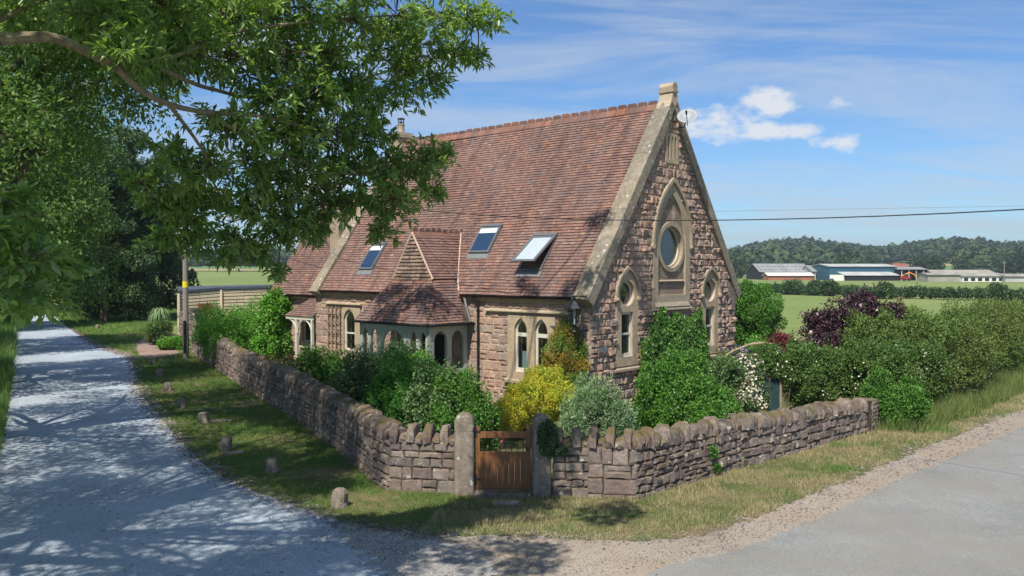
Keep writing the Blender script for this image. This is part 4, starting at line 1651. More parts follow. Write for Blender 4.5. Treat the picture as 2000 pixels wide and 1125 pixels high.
# plaque
pq = MB()
pq.slab(frG, [(.27, 1.98), (.74, 1.98), (.74, 2.12), (.27, 2.12)], [], .085, .11)
pqo = pq.build('name_plaque', 'slate')
pqo.location = HOUSE.location
pqo.rotation_euler = HOUSE.rotation_euler
tag(pqo, 'small blank grey slate plate fixed to the corner stones of the gable wall', 'plaque')
# trellis
tr = empty('trellis', hw(-.06, 12.7, .3), 'brown wooden trellis fixed to the side wall left of the porch', 'trellis', rz=pi / 2 - A_H)
m = MB()
for k in range(4):
    m.box(-.05, -.42 + k * .26, 0, -.02, -.37 + k * .26, 2.7)
for k in range(7):
    m.box(-.075, -.46, .25 + k * .36, -.052, .46, .29 + k * .36)
m.build('lattice', 'weathered_wood', tr)


# ------------------------------------------------------------------ garden walls, posts, gate
def cope_stone(mb, P, d, n, l, wdt, h, lean=0.0, rough=.02):
    """rounded coping stone lying across the wall; P centre of its foot, d along, n across"""
    N = 7
    prof = [(-.5, 0), (-.52, .35), (-.42, .72), (-.18, .96), (.18, .97), (.42, .74), (.52, .35), (.5, 0)]
    rings_ = []
    for t, sc_ in ((-.5, .86), (-.4, 1.0), (0, 1.03), (.4, 1.0), (.5, .86)):
        c = P + d * (l * t)
        rings_.append([c + n * (x * wdt * (sc_ if z > .1 else 1) + random.uniform(-rough, rough)) + Vector((0, 0, z * h * sc_ + random.uniform(-rough, rough) * .7)) + d * (z * h * lean + random.uniform(-rough, rough) * .5) for x, z in prof])
    k = len(prof)
    vs = [p for r in rings_ for p in r]
    fs = [(i * k + j, i * k + (j + 1) % k, (i + 1) * k + (j + 1) % k, (i + 1) * k + j) for i in range(4) for j in range(k)]
    fs += [tuple(range(k))[::-1], tuple(4 * k + j for j in range(k))]
    mb.add(vs, fs)


def garden_wall(label, path, hts, thick=.42, cope=(.22, .3), crenel=(), base=None, lean=.25, group=None):
    root = empty('stone_wall', (path[0][0], path[0][1], 0), label, 'wall', group)
    o = Vector((path[0][0], path[0][1], 0))
    core, st, cp_ = MB(), MB(), MB()
    for i in range(len(path) - 1):
        A = Vector((*path[i], 0)) - o
        B = Vector((*path[i + 1], 0)) - o
        d = (B - A)
        L = d.length
        d.normalize()
        n = Vector((d.y, -d.x, 0))
        h0, h1 = hts[i], hts[i + 1]
        fr = lambda a, b, dd, A=A, d=d, n=n: A + d * a + n * (dd - b * .05) + Vector((0, 0, b))
        fri = lambda a, b, dd, A=A, d=d, n=n: A + d * a - n * (thick + dd - b * .05) + Vector((0, 0, b))
        core.slab(fr, [(0, -.1), (L, -.1), (L, h1), (0, h0)], [], -thick, -.005)
        hf = [(-(h1 - h0) / L, 1, h0)]
        if i in crenel:
            masonry(st, fr, -.02, L + .02, -.05, max(h0, h1), hr=(.12, .32), lr=(.2, .6), proud=(.02, .04), halves=hf, gap=.005, rnd=.25, jit=.016)
        else:
            masonry(st, fr, -.02, L + .02, -.05, max(h0, h1), hr=(.08, .24), lr=(.12, .5), proud=(.015, .065), halves=hf, gap=.006, rnd=.5, jit=.02)
        if i % 1 == 0:
            masonry(st, fri, -.02, L + .02, -.05, max(h0, h1), hr=(.16, .28), lr=(.25, .6), proud=(.01, .04), halves=hf, gap=.008)
        x = 0.0
        k = 0
        while x < L:
            l = random.uniform(.15, .29)
            hh = random.uniform(*cope) * random.uniform(.9, 1.35)
            if i in crenel:
                l = random.uniform(.15, .19)
                hh = .36 if k % 2 == 0 else .16
            if x + l > L:
                l = L - x + .02
            if l > .06:
                t = (x + l / 2) / L
                z = h0 + (h1 - h0) * t
                P = A + d * (x + l / 2) - n * (thick * .5 + z * .03) + Vector((0, 0, z - .015))
                cope_stone(cp_, P, d, n, l * .93, thick * random.uniform(.92, 1.28), hh, lean * random.uniform(.2, 1.6) if i not in crenel else 0, rough=.03)
            x += l
            k += 1
    core.build('wall_core', 'dry_joint', root)
    st.build('wall_stones', 'field_stone', root)
    cp_.build('coping', 'cope_stone', root, smooth=False)
    return root


LW = [(-17.3, 46.2), (-15.0, 41.7), (-12.4, 36.7), (-9.9, 31.9), (-8.4, 29.1), (-6.9, 26.3), (-5.7, 24.0), (-4.6, 21.7), (-3.7, 19.8), (-2.95, 18.1), (-2.5, 17.35), (-1.16, 17.12)]
LH = [1.5, 1.12, 1.06, 1.02, 1.04, 1.04, 1.02, 1.02, 1.04, 1.06, 1.0, .98]
random.seed(21)
garden_wall('long weathered stone garden wall with humped coping running beside the shaded lane', LW, LH, crenel=(10,))
RW = [(.82, 16.86), (1.5, 16.82), (2.42, 16.62), (2.82, 16.95), (3.6, 17.75), (4.5, 18.6), (5.2, 19.35), (6.2, 20.2), (7.3, 21.15), (8.5, 22.3), (9.75, 23.45)]
RH = [.98, 1.0, 1.0, .96, .92, .9, .86, .78, .74, .68, .62]
garden_wall('low stone garden wall right of the gate curving round beside the sunlit road', RW, RH, crenel=(0, 1))
# end pier of the right wall
pe = empty('stone_pier', (9.95, 23.62, 0), 'short squared stub of moss covered stone closing the right end of the garden wall', 'pier', rz=.75)
m = MB()
m.box(-.12, -.05, -.02, .28, .5, .86)
m.build('pier_core', 'dry_joint', pe)
m = MB()
f1 = lambda a, b, d: Vector((-.12 + a, -.05 - d, b))
f2 = lambda a, b, d: Vector((.28 + d, -.05 + a, b))
f3 = lambda a, b, d: Vector((-.12 + a, -.05 + b, .86 + d))
masonry(m, f1, 0, .4, 0, .86, hr=(.07, .14), lr=(.1, .25), proud=(.01, .03), gap=.004)
masonry(m, f2, 0, .55, 0, .86, hr=(.07, .14), lr=(.1, .25), proud=(.01, .03), gap=.004)
masonry(m, f3, 0, .4, 0, .55, hr=(.15, .25), lr=(.15, .25), proud=(.01, .03), gap=.004)
m.build('pier_stones', 'cope_stone', pe)


def gate_post(loc, w, dpt, h, label, rz=0.0):
    m = MB()
    N = 6

    def ring_at(z, s, sy=None):
        sy = s if sy is None else sy
        pts = []
        for k in range(16):
            t = 2 * pi * (k + .5) / 16
            c, s_ = cos(t), sin(t)
            e = .35
            x = math.copysign(abs(c) ** e, c)
            y = math.copysign(abs(s_) ** e, s_)
            pts.append(Vector((x * w / 2 * s + random.uniform(-.005, .005), y * dpt / 2 * sy + random.uniform(-.005, .005), z + random.uniform(-.004, .004))))
        return pts
    zs = [(-.05, 1.04, 1.04), (.1, 1.03, 1.03), (.4, 1, 1), (.8, .98, .98), (h - .36, .97, .97), (h - .352, .92, .92), (h - .342, .97, .97), (h - .25, .98, .98)]
    for k in range(1, 7):
        t = k / 6 * pi / 2
        zs.append((h - .2 + .2 * sin(t), max(.1, .97 * cos(t) ** .8), max(.5, .97 * cos(t) ** .25)))
    zs[-1] = (h, .12, .45)
    rr = [ring_at(*z) for z in zs]
    vs = [p for r in rr for p in r]
    fs = [(i * 16 + j, i * 16 + (j + 1) % 16, (i + 1) * 16 + (j + 1) % 16, (i + 1) * 16 + j) for i in range(len(rr) - 1) for j in range(16)]
    fs += [tuple(range(16))[::-1], tuple((len(rr) - 1) * 16 + j for j in range(16))]
    m.add(vs, fs)
    o = m.build('gate_post', 'post_stone', None, loc=loc)
    o.rotation_euler = (0, 0, rz)
    return tag(o, label, 'gate post', 'stone gate posts')


gate_post((-.95, 17.1, 0), .4, .38, 1.62, 'round topped stone gatepost with pale lichen spots at the left, hinged side of the gate')
gate_post((.58, 17.05, 0), .37, .42, 1.6, 'leaning stone gatepost half covered by ivy on the latch side of the gate', .12)
gt = empty('garden_gate', (-.74, 17.08, .08), 'brown wooden garden gate with iron bars between two stone posts', 'gate')
GW, GH = 1.12, 1.16
m = MB()
m.box(0, -.03, 0, .1, .03, GH + .1)
m.box(GW - .1, -.03, 0, GW, .03, GH + .12)
m.box(.1, -.026, GH - .12, GW - .1, .026, GH)
m.box(.1, -.026, .66, GW - .1, .026, .76)
m.box(.1, -.026, 0, GW - .1, .026, .1)
m.build('frame', 'gate_wood', gt)
m = MB()
x = .1
k = 0
while x < GW - .1 - .01:
    l = min(.115, GW - .1 - x)
    m.box(x + .0015, -.034 + (k % 2) * .002, .03, x + l - .0015, -.005, .665)
    x += l
    k += 1
m.build('boards', 'gate_wood', gt)
for k in range(8):
    m = MB()
    m.tube([(.1 + (GW - .2) * (k + .5) / 8, 0, .75), (.1 + (GW - .2) * (k + .5) / 8, 0, GH - .1)], .008, 6)
    m.build('iron_bar', 'black_iron', gt)
for z in (.2, GH - .0):
    m = MB()
    m.box(.0, -.044, z - .1, .03, -.031, z + .12)
    m.box(-.0, -.047, z, .1, -.034, z + .03)
    m.tube([(-.005, -.035, z - .12), (-.005, -.035, z + .14)], .014, 6)
    m.build('hinge', 'black_iron', gt)
m = MB()
m.tube([(GW - .15, -.045, .84), (GW - .1, -.06, .86), (GW - .1, -.06, .8), (GW - .07, -.04, .8)], .008, 5)
m.box(GW - .09, -.04, .77, GW - .05, -.031, .88)
m.build('latch', 'black_iron', gt)
# doorstep and loose slab


def flat_stone(name, loc, sx, sy, sz, label, cat, mat='post_stone', rz=0.0, n=9, group=None, j=.12, tilt=0.0):
    m = MB()
    out_ = []
    for k in range(n):
        t = 2 * pi * k / n
        e = .6
        out_.append((math.copysign(abs(cos(t)) ** e, cos(t)) * sx / 2 * random.uniform(1 - j, 1), math.copysign(abs(sin(t)) ** e, sin(t)) * sy / 2 * random.uniform(1 - j, 1)))
    vs = []
    for s, z in ((1, -.04), (1.02, sz * .5), (1.0, sz * .85), (.88, sz)):
        for x, y in out_:
            vs.append(Vector((x * s, y * s, z + (random.uniform(-.06, .06) * sz if z > 0 else 0))))
    vs.append(Vector((0, 0, sz * 1.03)))
    fs = [(r * n + k, r * n + (k + 1) % n, (r + 1) * n + (k + 1) % n, (r + 1) * n + k) for r in range(3) for k in range(n)]
    fs += [(3 * n + k, 3 * n + (k + 1) % n, 4 * n) for k in range(n)]
    m.add(vs, fs)
    o = m.build(name, mat, None, loc=loc)
    o.rotation_euler = (tilt, 0, rz)
    return tag(o, label, cat, group)


flat_stone('doorstep', (-.18, 16.96, 0), 1.3, .45, .09, 'worn flat stone step directly under the wooden gate', 'step', 'cope_stone')
flat_stone('stone_slab', (-.12, 16.3, 0), .62, .34, .05, 'pale loose stone slab lying on the verge just in front of the gate step', 'slab', 'coping_stone', .1, n=8, j=.3)
random.seed(5)
bl = [(-31.03, 64.08), (-34.87, 70.71), (-16.85, 40.12), (-14.73, 35.72), (-12.68, 31.52), (-10.69, 27.67), (-8.97, 24.91), (-7.12, 21.23), (-5.3, 18.87), (-3.27, 16.1)]
order = ['squat stone marker on the far grass, just left of the driveway mouth', 'farthest stone marker at the lane edge below the dark hedge',
         'pale stone marker nearest the soil driveway on its near side', 'second stone marker from the driveway along the lane verge', 'third stone marker from the driveway along the lane verge',
         'fourth stone marker from the driveway, middle of the verge row', 'fifth stone marker from the driveway with a fallen stone behind it', 'squared tilted stone marker beside a dip in the lane edge, third from the near end',
         'upright grey stone marker, second from the near end of the verge row', 'pale rounded stone marker nearest the camera, at the tip of the verge']
for k, ((x, y), l) in enumerate(zip(bl, order)):
    last = k == 9
    m = MB()
    s = .13 if not last else .15
    hgt_ = .30 if not last else .34
    n = 8
    vs = []
    prof = ((1.0, -.05), (1.02, .12), (.96, hgt_ * .8), (.8 if last else .92, hgt_ * .97), (.45, hgt_ * 1.05))
    e = .3 if not last else .7
    for sc_, z in prof:
        for q in range(n):
            t = 2 * pi * (q + .5) / n
            vs.append(Vector((math.copysign(abs(cos(t)) ** e, cos(t)) * s * sc_ + random.uniform(-.012, .012), math.copysign(abs(sin(t)) ** e, sin(t)) * s * .9 * sc_ + random.uniform(-.012, .012), z + random.uniform(-.01, .01))))
    vs.append(Vector((0, 0, hgt_ * 1.07)))
    fs = [(r * n + q, r * n + (q + 1) % n, (r + 1) * n + (q + 1) % n, (r + 1) * n + q) for r in range(4) for q in range(n)] + [(4 * n + q, 4 * n + (q + 1) % n, 5 * n) for q in range(n)]
    m.add(vs, fs)
    o = m.build('stone_marker', 'post_stone', None, loc=(x, y, 0))
    o.rotation_euler = (random.uniform(-.08, .08), random.uniform(-.1, .1), random.uniform(-.5, .5))
    tag(o, l, 'marker stone', 'squat marker stones along the lane verge')
flat_stone('flat_stone', (-8.55, 25.1, 0), .7, .3, .05, 'flat stone lying in the grass right behind a verge marker', 'stone', 'post_stone', .2)
flat_stone('flat_stone', (-6.75, 20.75, 0), .5, .3, .05, 'flat pale stone in the grass beside the third marker from the near end', 'stone', 'post_stone', .4)

# stone pier beside the driveway
pr_ = empty('stone_pier', (-20.3, 53.5, 0), 'broad round topped stone pier beside the telegraph pole', 'pier', rz=-.3)
m = MB()
m.slab(lambda a, b, d: Vector((a, -d, b)), [(-.62, 0), (.62, 0), (.55, 1.35)] + [(.55 * cos(t), 1.35 + .48 * sin(t)) for t in [k * pi / 10 for k in range(1, 10)]] + [(-.55, 1.35)], [], -.9, 0)
m.build('pier_core', 'dry_joint', pr_)
m = MB()
masonry(m, lambda a, b, d: Vector((a, -d, b)), -.6, .6, 0, 1.8, hr=(.2, .34), lr=(.3, .6), proud=(.02, .05), halves=[(-1, -.0, .6), (1, .0, .6), (.8, 1, 1.85), (-.8, 1, 1.85)])
for k in range(8):
    t0 = k * pi / 8
    c = Vector((.57 * cos(t0 + pi / 16), .45, 1.38 + .5 * sin(t0 + pi / 16)))
    m.box(c.x - .12, -.04, c.z - .08, c.x + .12, .92, c.z + .08)
m.build('pier_stones', 'cope_stone', pr_)

# telegraph pole and its wires
PX, PY = -16.34, 42.9
tp = empty('telegraph_pole', (PX, PY, 0), 'tall grey wooden telegraph pole with a yellow plate behind the end of the garden wall', 'pole')
m = MB()
m.tube([(0, 0, -.2), (0, 0, 4), (0, 0, 9.9)], [.15, .13, .1], 12, wob=.02)
m.build('pole', 'grey_wood', tp)
m = MB()
m.tube([(0, 0, 3.55), (0, 0, 3.86)], .142, 12)
m.build('plate', 'yellow_plastic', tp)
m = MB()
m.box(-.5, -.05, 9.3, .5, .05, 9.42)
m.build('crossarm', 'grey_wood', tp)
m = MB()
m.box(-.06, -.19, .3, .06, -.13, 1.9)
m.build('cable_guard', 'black_plastic', tp)
for zz in ((-.4, 9.42), (.4, 9.42)):
    m = MB()
    m.lathe([(.03, 0), (.05, .04), (.03, .09), (.05, .12), (.02, .15)], (zz[0], 0, zz[1]), 8)
    m.build('insulator', 'slate', tp)
m = MB()
pts = []
for k in range(41):
    s_ = k / 40 * 1.25
    z = 6.33 - 3.23 * (s_ - .4615) + 6.6 * (s_ - .4615) * (s_ - .6626)
    pts.append((PX + 30.3 * s_, PY - 32.9 * s_, z))
pts[0] = (PX + .4, PY, 9.5)
m.tube(pts, .012, 5)
tag(m.build('overhead_cable', 'rubber'), 'thick black overhead cable sagging in front of the gable', 'cable')
m = MB()
m.tube([(PX, PY, 8.0), (4, 52, 8.15), (14.3, 60, 8.5), (41.8, 70, 9.6), (90, 88, 12)], .012, 4)
tag(m.build('overhead_wire', 'grey_wood'), 'thin pale telephone wire passing behind the house, above the thick cable', 'wire')

# timber outbuilding
sh = empty('timber_outbuilding', (-22.6, 58, 0), 'low flat roofed outbuilding clad in horizontal pale boards beyond the garden wall', 'outbuilding')
o = Vector((-22.6, 58, 0))
m, m2 = MB(), MB()
path = [Vector((-22.6, 58, 0)), Vector((-20.4, 60, 0)), Vector((-17.6, 61.5, 0))]
tops = [2.82, 3.0, 3.08]
for A_, B_, t0, t1 in zip(path, path[1:], tops, tops[1:]):
    d_ = (B_ - A_).normalized()
    n_ = Vector((d_.y, -d_.x, 0))
    L_ = (B_ - A_).length
    K = 13
    for q in range(K):
        for aa, bb in ((0, L_ * .5), (L_ * .5, L_)):
            vs = []
            for a in (aa + .01, bb - .01):
                hh = t0 + (t1 - t0) * a / L_
                z = hh * q / K + .02
                zz = hh * (q + 1) / K - .035
                vs += [A_ - o + d_ * a + n_ * b + Vector((0, 0, c)) for b, c in ((0, z), (.04, z), (.03, zz), (0, zz))]
            m.add(vs, [(0, 1, 2, 3), (7, 6, 5, 4), (0, 4, 5, 1), (1, 5, 6, 2), (2, 6, 7, 3)])
bk = [Vector((-26.6, 68.5, 0)), Vector((-19.5, 72, 0))]
ring_ = path + [bk[1], bk[0]]
hs_ = tops + [3.0, 2.9]
vs = [p - o + (Vector((-.0, .05, 0))) for p in ring_] + [p - o + Vector((0, .05, h)) for p, h in zip(ring_, hs_)]
m2.add(vs, [(k, (k + 1) % 5, 5 + (k + 1) % 5, 5 + k) for k in range(5)])
m.build('cladding', 'fence_slats', sh)
m2.build('wall', 'dry_joint', sh)
m = MB()
vs = [p - o + Vector((0, -.12, h + .01)) for p, h in zip(ring_, hs_)] + [p - o + Vector((0, -.12, h + .18)) for p, h in zip(ring_, hs_)]
m.add(vs, [tuple(range(5))[::-1], tuple(range(5, 10))] + [(k, (k + 1) % 5, 5 + (k + 1) % 5, 5 + k) for k in range(5)])
m.build('flat_roof', 'roof_felt', sh)
for p, h in zip(path[:2], tops):
    m = MB()
    q = p - o
    m.box(q.x - .02, q.y - .1, 0, q.x + .14, q.y + .02, h)
    m.build('corner_post', 'fence_slats', sh)
m = MB()
q = path[0].lerp(path[1], .62) - o
m.box(-.5, -.08, 0, .5, -.045, 2.1, Matrix.Translation(q) @ Matrix.Rotation(atan2(2, 2.2), 4, 'Z'))
m.build('door', 'gate_wood', sh)

# ------------------------------------------------------------------ garden plants
random.seed(3)
RNG = np.random.default_rng(3)


def at(px, py, z=0.0):
    return G(px, py, z)


def bl_(c, r):
    return (c[0], c[1], c[2], r[0], r[1], r[2])


def B(name, label, cat, px, d, lumps, n, L, W, mat, **kw):
    """bush rooted on the ground at column px and depth d"""
    x = (px - 1000) / F_PX * d
    return bush(name, label, cat, (x, d, 0), lumps, n, L, W, mat, **kw)


# behind the left wall, from far to near
B('shrub', 'wide bright green feathery shrub leaning over the far end of the garden wall', 'shrub', 487, 41.0,
  [(-1.5, 0, 1.6, 1.3, 1.1, 1.4), (.1, -.2, 1.7, 1.4, 1.2, 1.6), (1.4, -1.6, 1.3, 1.1, 1.0, 1.3), (-.2, -2.2, 1.2, 1.2, 1.0, 1.2)], 34000, .085, .045, 'laurel_leaf', subs=26, subr=.3)
B('climbing_shrub', 'tall bright green climber mass beside the small hood porch', 'shrub', 530, 37.5,
  [(0, 0, 1.7, .85, .8, 1.6), (.15, 0, 2.7, .75, .6, .95), (-.1, -.4, .9, .7, .6, .9)], 15000, .11, .07, 'laurel_leaf', subs=22, subr=.33, droop=.6)
B('shrub', 'thin brownish twiggy shrub with small mauve flowers below the hood porch', 'shrub', 545, 31.5,
  [(0, 0, .8, .8, .6, .6), (-.3, -.2, .5, .7, .5, .5)], 5000, .06, .02, 'bronze_leaf', subs=14, flower=('purple_petal', 60, .05))
B('shrub', 'bright green rose bush with pale pink blooms right of the hood porch posts', 'shrub', 612, 28.5,
  [(0.0, 0.0, 0.88, 0.88, 0.77, 0.935), (0.77, 0.33, 0.88, 0.77, 0.66, 0.88), (-0.44, -0.33, 0.55, 0.55, 0.55, 0.55)], 15000, .07, .05, 'shrub_leaf', subs=20, flower=('palepink_petal', 40, .07))
B('ornamental_grass', 'wispy yellowish ornamental grass clump between dark shrubs behind the wall', 'grass clump', 655, 25.8,
  [(0, 0, .55, .45, .45, .55)], 3500, .22, .012, 'hay_grass', up=1.3, subs=8, stems=0)
B('shrub', 'dark blue green shrub in shade in front of the left half of the porch', 'shrub', 722, 23.6,
  [(0.0, 0.0, 1.12, 1.12, 0.896, 1.12), (0.672, 0.672, 1.512, 1.008, 0.784, 1.008), (-0.672, 0.224, 0.784, 0.784, 0.672, 0.784), (0.56, -0.896, 0.896, 0.784, 0.672, 0.896)], 28000, .065, .04, 'dark_leaf', subs=22)
B('shrub', 'loose tall climbing rose with dark leaves against the porch front', 'shrub', 745, 25.8,
  [(0, 0, 1.1, 1.0, .5, 1.0), (-1.1, .8, 1.0, .7, .4, .8), (.5, 0, 1.5, .5, .4, .5)], 9000, .075, .05, 'mixed_leaf', subs=20, subr=.26, flower=('palepink_petal', 40, .07))
B('shrub', 'rounded vivid green shrub rising against the middle of the porch', 'shrub', 815, 22.6,
  [(0.0, 0.0, 1.568, 0.84, 0.672, 0.806), (-0.56, 0.0, 1.12, 0.784, 0.672, 1.008)], 15000, .075, .026, 'laurel_leaf', subs=22, subr=.3)
B('conifer', 'dense deep green dwarf conifer just behind the wall, left of the gate', 'conifer', 797, 20.5,
  [(0.0, 0.0, 1.344, 1.064, 0.952, 1.344), (-0.448, -0.336, 1.008, 0.784, 0.672, 1.064), (0.448, -0.448, 1.064, 0.672, 0.672, 1.064), (0.112, -0.56, 1.456, 0.672, 0.56, 0.784)], 64000, .06, .018, 'conifer_leaf', subs=46, subr=.2, up=.1, droop=.25)
B('shrub', 'tall mixed shrub with grey green and cream tipped leaves between conifer and gatepost', 'shrub', 850, 19.3,
  [(0.0, 0.0, 1.296, 0.756, 0.702, 1.242), (-0.216, -0.432, 0.972, 0.54, 0.54, 0.918), (0.378, 0.108, 1.458, 0.594, 0.54, 0.756)], 17000, .085, .045, 'mixed_leaf', subs=20, subr=.32, droop=.3)
B('shrub', 'glossy mid green rounded shrub directly behind the left gatepost', 'shrub', 912, 19.2,
  [(0.0, 0.0, 1.06, 0.657, 0.636, 1.06), (-0.477, 0.0, 1.272, 0.53, 0.53, 0.848), (-0.106, 0.424, 1.431, 0.53, 0.53, 0.636), (-0.53, -0.53, 0.954, 0.424, 0.424, 0.636)], 26000, .06, .032, 'shrub_leaf', subs=24)
B('rose_bush', 'small rose bush with bright pink blooms behind the left end of the gate', 'rose bush', 962, 19.3,
  [(0, 0, .75, .24, .25, .55)], 2200, .06, .04, 'shrub_leaf', subs=10, flower=('pink_petal', 26, .10))
B('golden_shrub', 'bright yellow and orange leaved shrub seen above the wooden gate', 'shrub', 1046, 22.8,
  [(0, 0, .9, .95, .8, .8), (-.65, -.3, .65, .5, .6, .6), (.6, 0, 1.05, .6, .6, .8), (.05, .2, 1.45, .45, .45, .5), (-.4, .1, 1.15, .4, .4, .4)], 30000, .05, .034, 'gold_leaf', subs=34, subr=.25)
B('silver_shrub', 'silvery grey green wispy shrub behind the wall right of the gate', 'shrub', 1160, 19.0,
  [(0, 0, 1.05, .8, .65, 1.0), (-.5, -.2, .8, .5, .5, .75), (.5, .1, .95, .6, .5, .85)], 30000, .075, .018, 'silver_leaf', subs=26, subr=.27, up=.7)
m_root = B('strap_plant', 'clump of long arching strap leaves between the silver shrub and the big green bush', 'plant', 1262, 20.6,
           [(0, 0, .3, .3, .3, .3)], 700, .75, .03, 'shrub_leaf', up=1.5, stems=0, subs=6)
B('shrub', 'large rounded green bush overhanging the wall below the gable ivy', 'shrub', 1340, 20.6,
  [(0, 0, 1.05, 1.05, .95, 1.1), (.65, -.1, .9, .7, .7, .9), (-.65, .3, 1.2, .7, .7, 1.0), (.1, .4, 1.7, .85, .75, .85), (.4, -.9, .85, .7, .5, .6)], 56000, .062, .042, 'shrub_leaf', subs=40, subr=.24, flower=('white_petal', 30, .045))
B('shrub', 'looser bush with pinkish shoot tips between the gable wall and the pergola', 'shrub', 1405, 23.8,
  [(0, 0, 1.2, .8, .7, 1.0), (.3, 0, 1.6, .5, .5, .5), (-.7, .3, 1.5, .7, .5, .8)], 17000, .062, .04, 'mixed_leaf', subs=22, subr=.28)
B('white_flowering_shrub', 'upright shrub covered in creamy white blossom beside the green netting', 'shrub', 1469, 25.2,
  [(0, 0, 1.1, .42, .4, 1.05), (.05, 0, .5, .45, .4, .5)], 5000, .06, .04, 'mixed_leaf', subs=22, flower=('white_petal', 1500, .08))
# climbers on the house
cl = empty('golden_climber', hw(-.3, .9, 0), 'rust and gold leaved climber covering the near corner of the side wall', 'climber', rz=pi / 2 - A_H)
bush('', '', '', None, [(0, 0, 1.3, .38, .95, 1.3), (.1, -.15, 2.3, .32, .6, .75), (0, .35, .9, .5, .85, .8), (.1, -.5, 1.6, .38, .5, 1.0)], 40000, .05, .036, 'rust_leaf', parent=cl, subs=44, subr=.22, stems=4)
iv = empty('ivy', hw(3.9, -.12, 0), 'dark green ivy and creeper spread over the lower gable wall between the windows', 'ivy', rz=pi / 2 - A_H)


def ivy_points(n, x0, x1, topf, dmin=.0, dmax=.22):
    x = RNG.uniform(x0, x1, n)
    zt = topf(x)
    z = zt * (1 - RNG.random(n) ** 1.6 * 1.0)
    d = -RNG.uniform(dmin, dmax, n) - .12 * (1 - z / zt)
    # holes in the cover
    keep = (np.sin(x * 9.1 + z * 3.3) + np.sin(z * 7.7 - x * 4.1) + RNG.normal(size=n) * .8 + (1 - z / zt) * 2.4) > -.1
    P = np.stack([x, d, z], 1)[keep]
    N = unit(np.stack([RNG.normal(size=n) * .5, -1 + RNG.normal(size=n) * .3, RNG.normal(size=n) * .5], 1)[keep])
    return P, N


P, N = ivy_points(26000, -1.55, 2.6, lambda x: np.interp(x, [-1.55, -1.3, -.9, -.4, 0.1, .6, 1.1, 1.6, 2.0, 2.4, 2.6], [1.6, 2.3, 2.7, 3.25, 2.8, 3.0, 2.7, 2.9, 3.1, 2.2, 1.2]) + .12 * np.sin(x * 17))
ax_ = np.stack([RNG.normal(size=len(P)) * .6, RNG.normal(size=len(P)) * .2 - .15, -1 + RNG.normal(size=len(P)) * .5], 1)
s_ = RNG.uniform(.6, 1.3, len(P))
v, f = leaf_arrays(P, ax_, N, .085 * s_, .075 * s_)
npmesh('foliage', v, f, 'ivy_leaf', iv)
m = MB()
for k in range(9):
    x = -1.2 + k * .45
    pts = [Vector((x, -.02, 0))]
    for q in range(6):
        pts.append(pts[-1] + Vector((random.uniform(-.12, .12), 0, .5)))
    m.tube(pts, [.02, .018, .015, .013, .01, .008, .005], 5)
m.build('stems', 'twig', iv)
iv2 = empty('ivy', (.62, 16.84, 0), 'small ivy patch hanging over the right gatepost and wall top', 'ivy')
bush('', '', '', None, [(.08, 0, 1.15, .2, .2, .4), (.3, .1, .95, .25, .2, .2)], 3200, .05, .042, 'dark_leaf', parent=iv2, subs=12, stems=0, droop=.8)
iv3 = empty('ivy', (4.35, 18.35, 0), 'little green ivy sprigs growing from the joints of the curved right wall', 'ivy')
bush('', '', '', None, [(-.02, -.03, .55, .1, .08, .16), (.1, .03, .2, .1, .08, .1)], 260, .05, .045, 'shrub_leaf', parent=iv3, subs=6, stems=0)

# lawn grasses later; pergola corner right of the house
pg = empty('pergola', (7.35, 26.6, 0), 'rustic grey wooden arch with a slatted top behind the flowering shrub', 'pergola')
m = MB()
m.tube([(-.55, 0, 0), (-.55, 0, 1.9)], .045, 6)
m.tube([(.6, -.1, 0), (.6, -.1, 1.95)], .045, 6)
m.tube([(-.95, -.1, 1.65), (-.5, -.1, 1.95), (0, -.1, 2.15), (.5, -.1, 2.2), (.9, -.1, 2.1)], .04, 6, wob=.1)
m.tube([(-.8, .1, 1.7), (-.3, .1, 2.0), (.2, .1, 2.18), (.7, .1, 2.16)], .035, 6, wob=.1)
m.tube([(-.55, 0, 1.82), (.6, -.1, 1.84)], .035, 6)
m.build('frame', 'weathered_wood', pg)
m = MB()
m.box(-.2, .02, 1.15, .75, .05, 1.78)
m.build('net_panel', 'teal_net', pg)
B('climbing_rose', 'white flowered climber hanging over the netting door beside the arch', 'climber', 1512, 25.2,
  [(0, 0, 1.75, .62, .4, .42), (.3, 0, 1.5, .5, .4, .5), (-.2, .2, 2.0, .5, .3, .25)], 9000, .065, .042, 'hedge_leaf', subs=18, flower=('white_petal', 110, .055))
B('catmint', 'mauve flowering plant spilling behind the pergola top beside the house corner', 'plant', 1452, 28.0,
  [(0, 0, 1.5, .8, .5, .45), (.5, 0, 1.4, .5, .4, .5)], 6000, .05, .02, 'mixed_leaf', subs=16, flower=('purple_petal', 500, .07))
ng = empty('garden_net_door', (7.75, 25.1, 0), 'dark green netting door with a pale timber post beside the white blossom', 'netting door')
m = MB()
m.box(-.42, 0, .06, .12, .03, 1.25)
m.build('net_panel', 'teal_net', ng)
m = MB()
m.tube([(.15, 0, 0), (.14, .01, 1.0), (.12, 0, 1.7)], [.045, .04, .035], 6, wob=.06)
m.build('post', 'weathered_wood', ng)
m = MB()
m.box(-.42, -.012, .08, .12, -.004, .11)
m.box(-.42, -.012, 1.2, .12, -.004, 1.23)
m.build('rail', 'dark_inside', ng)

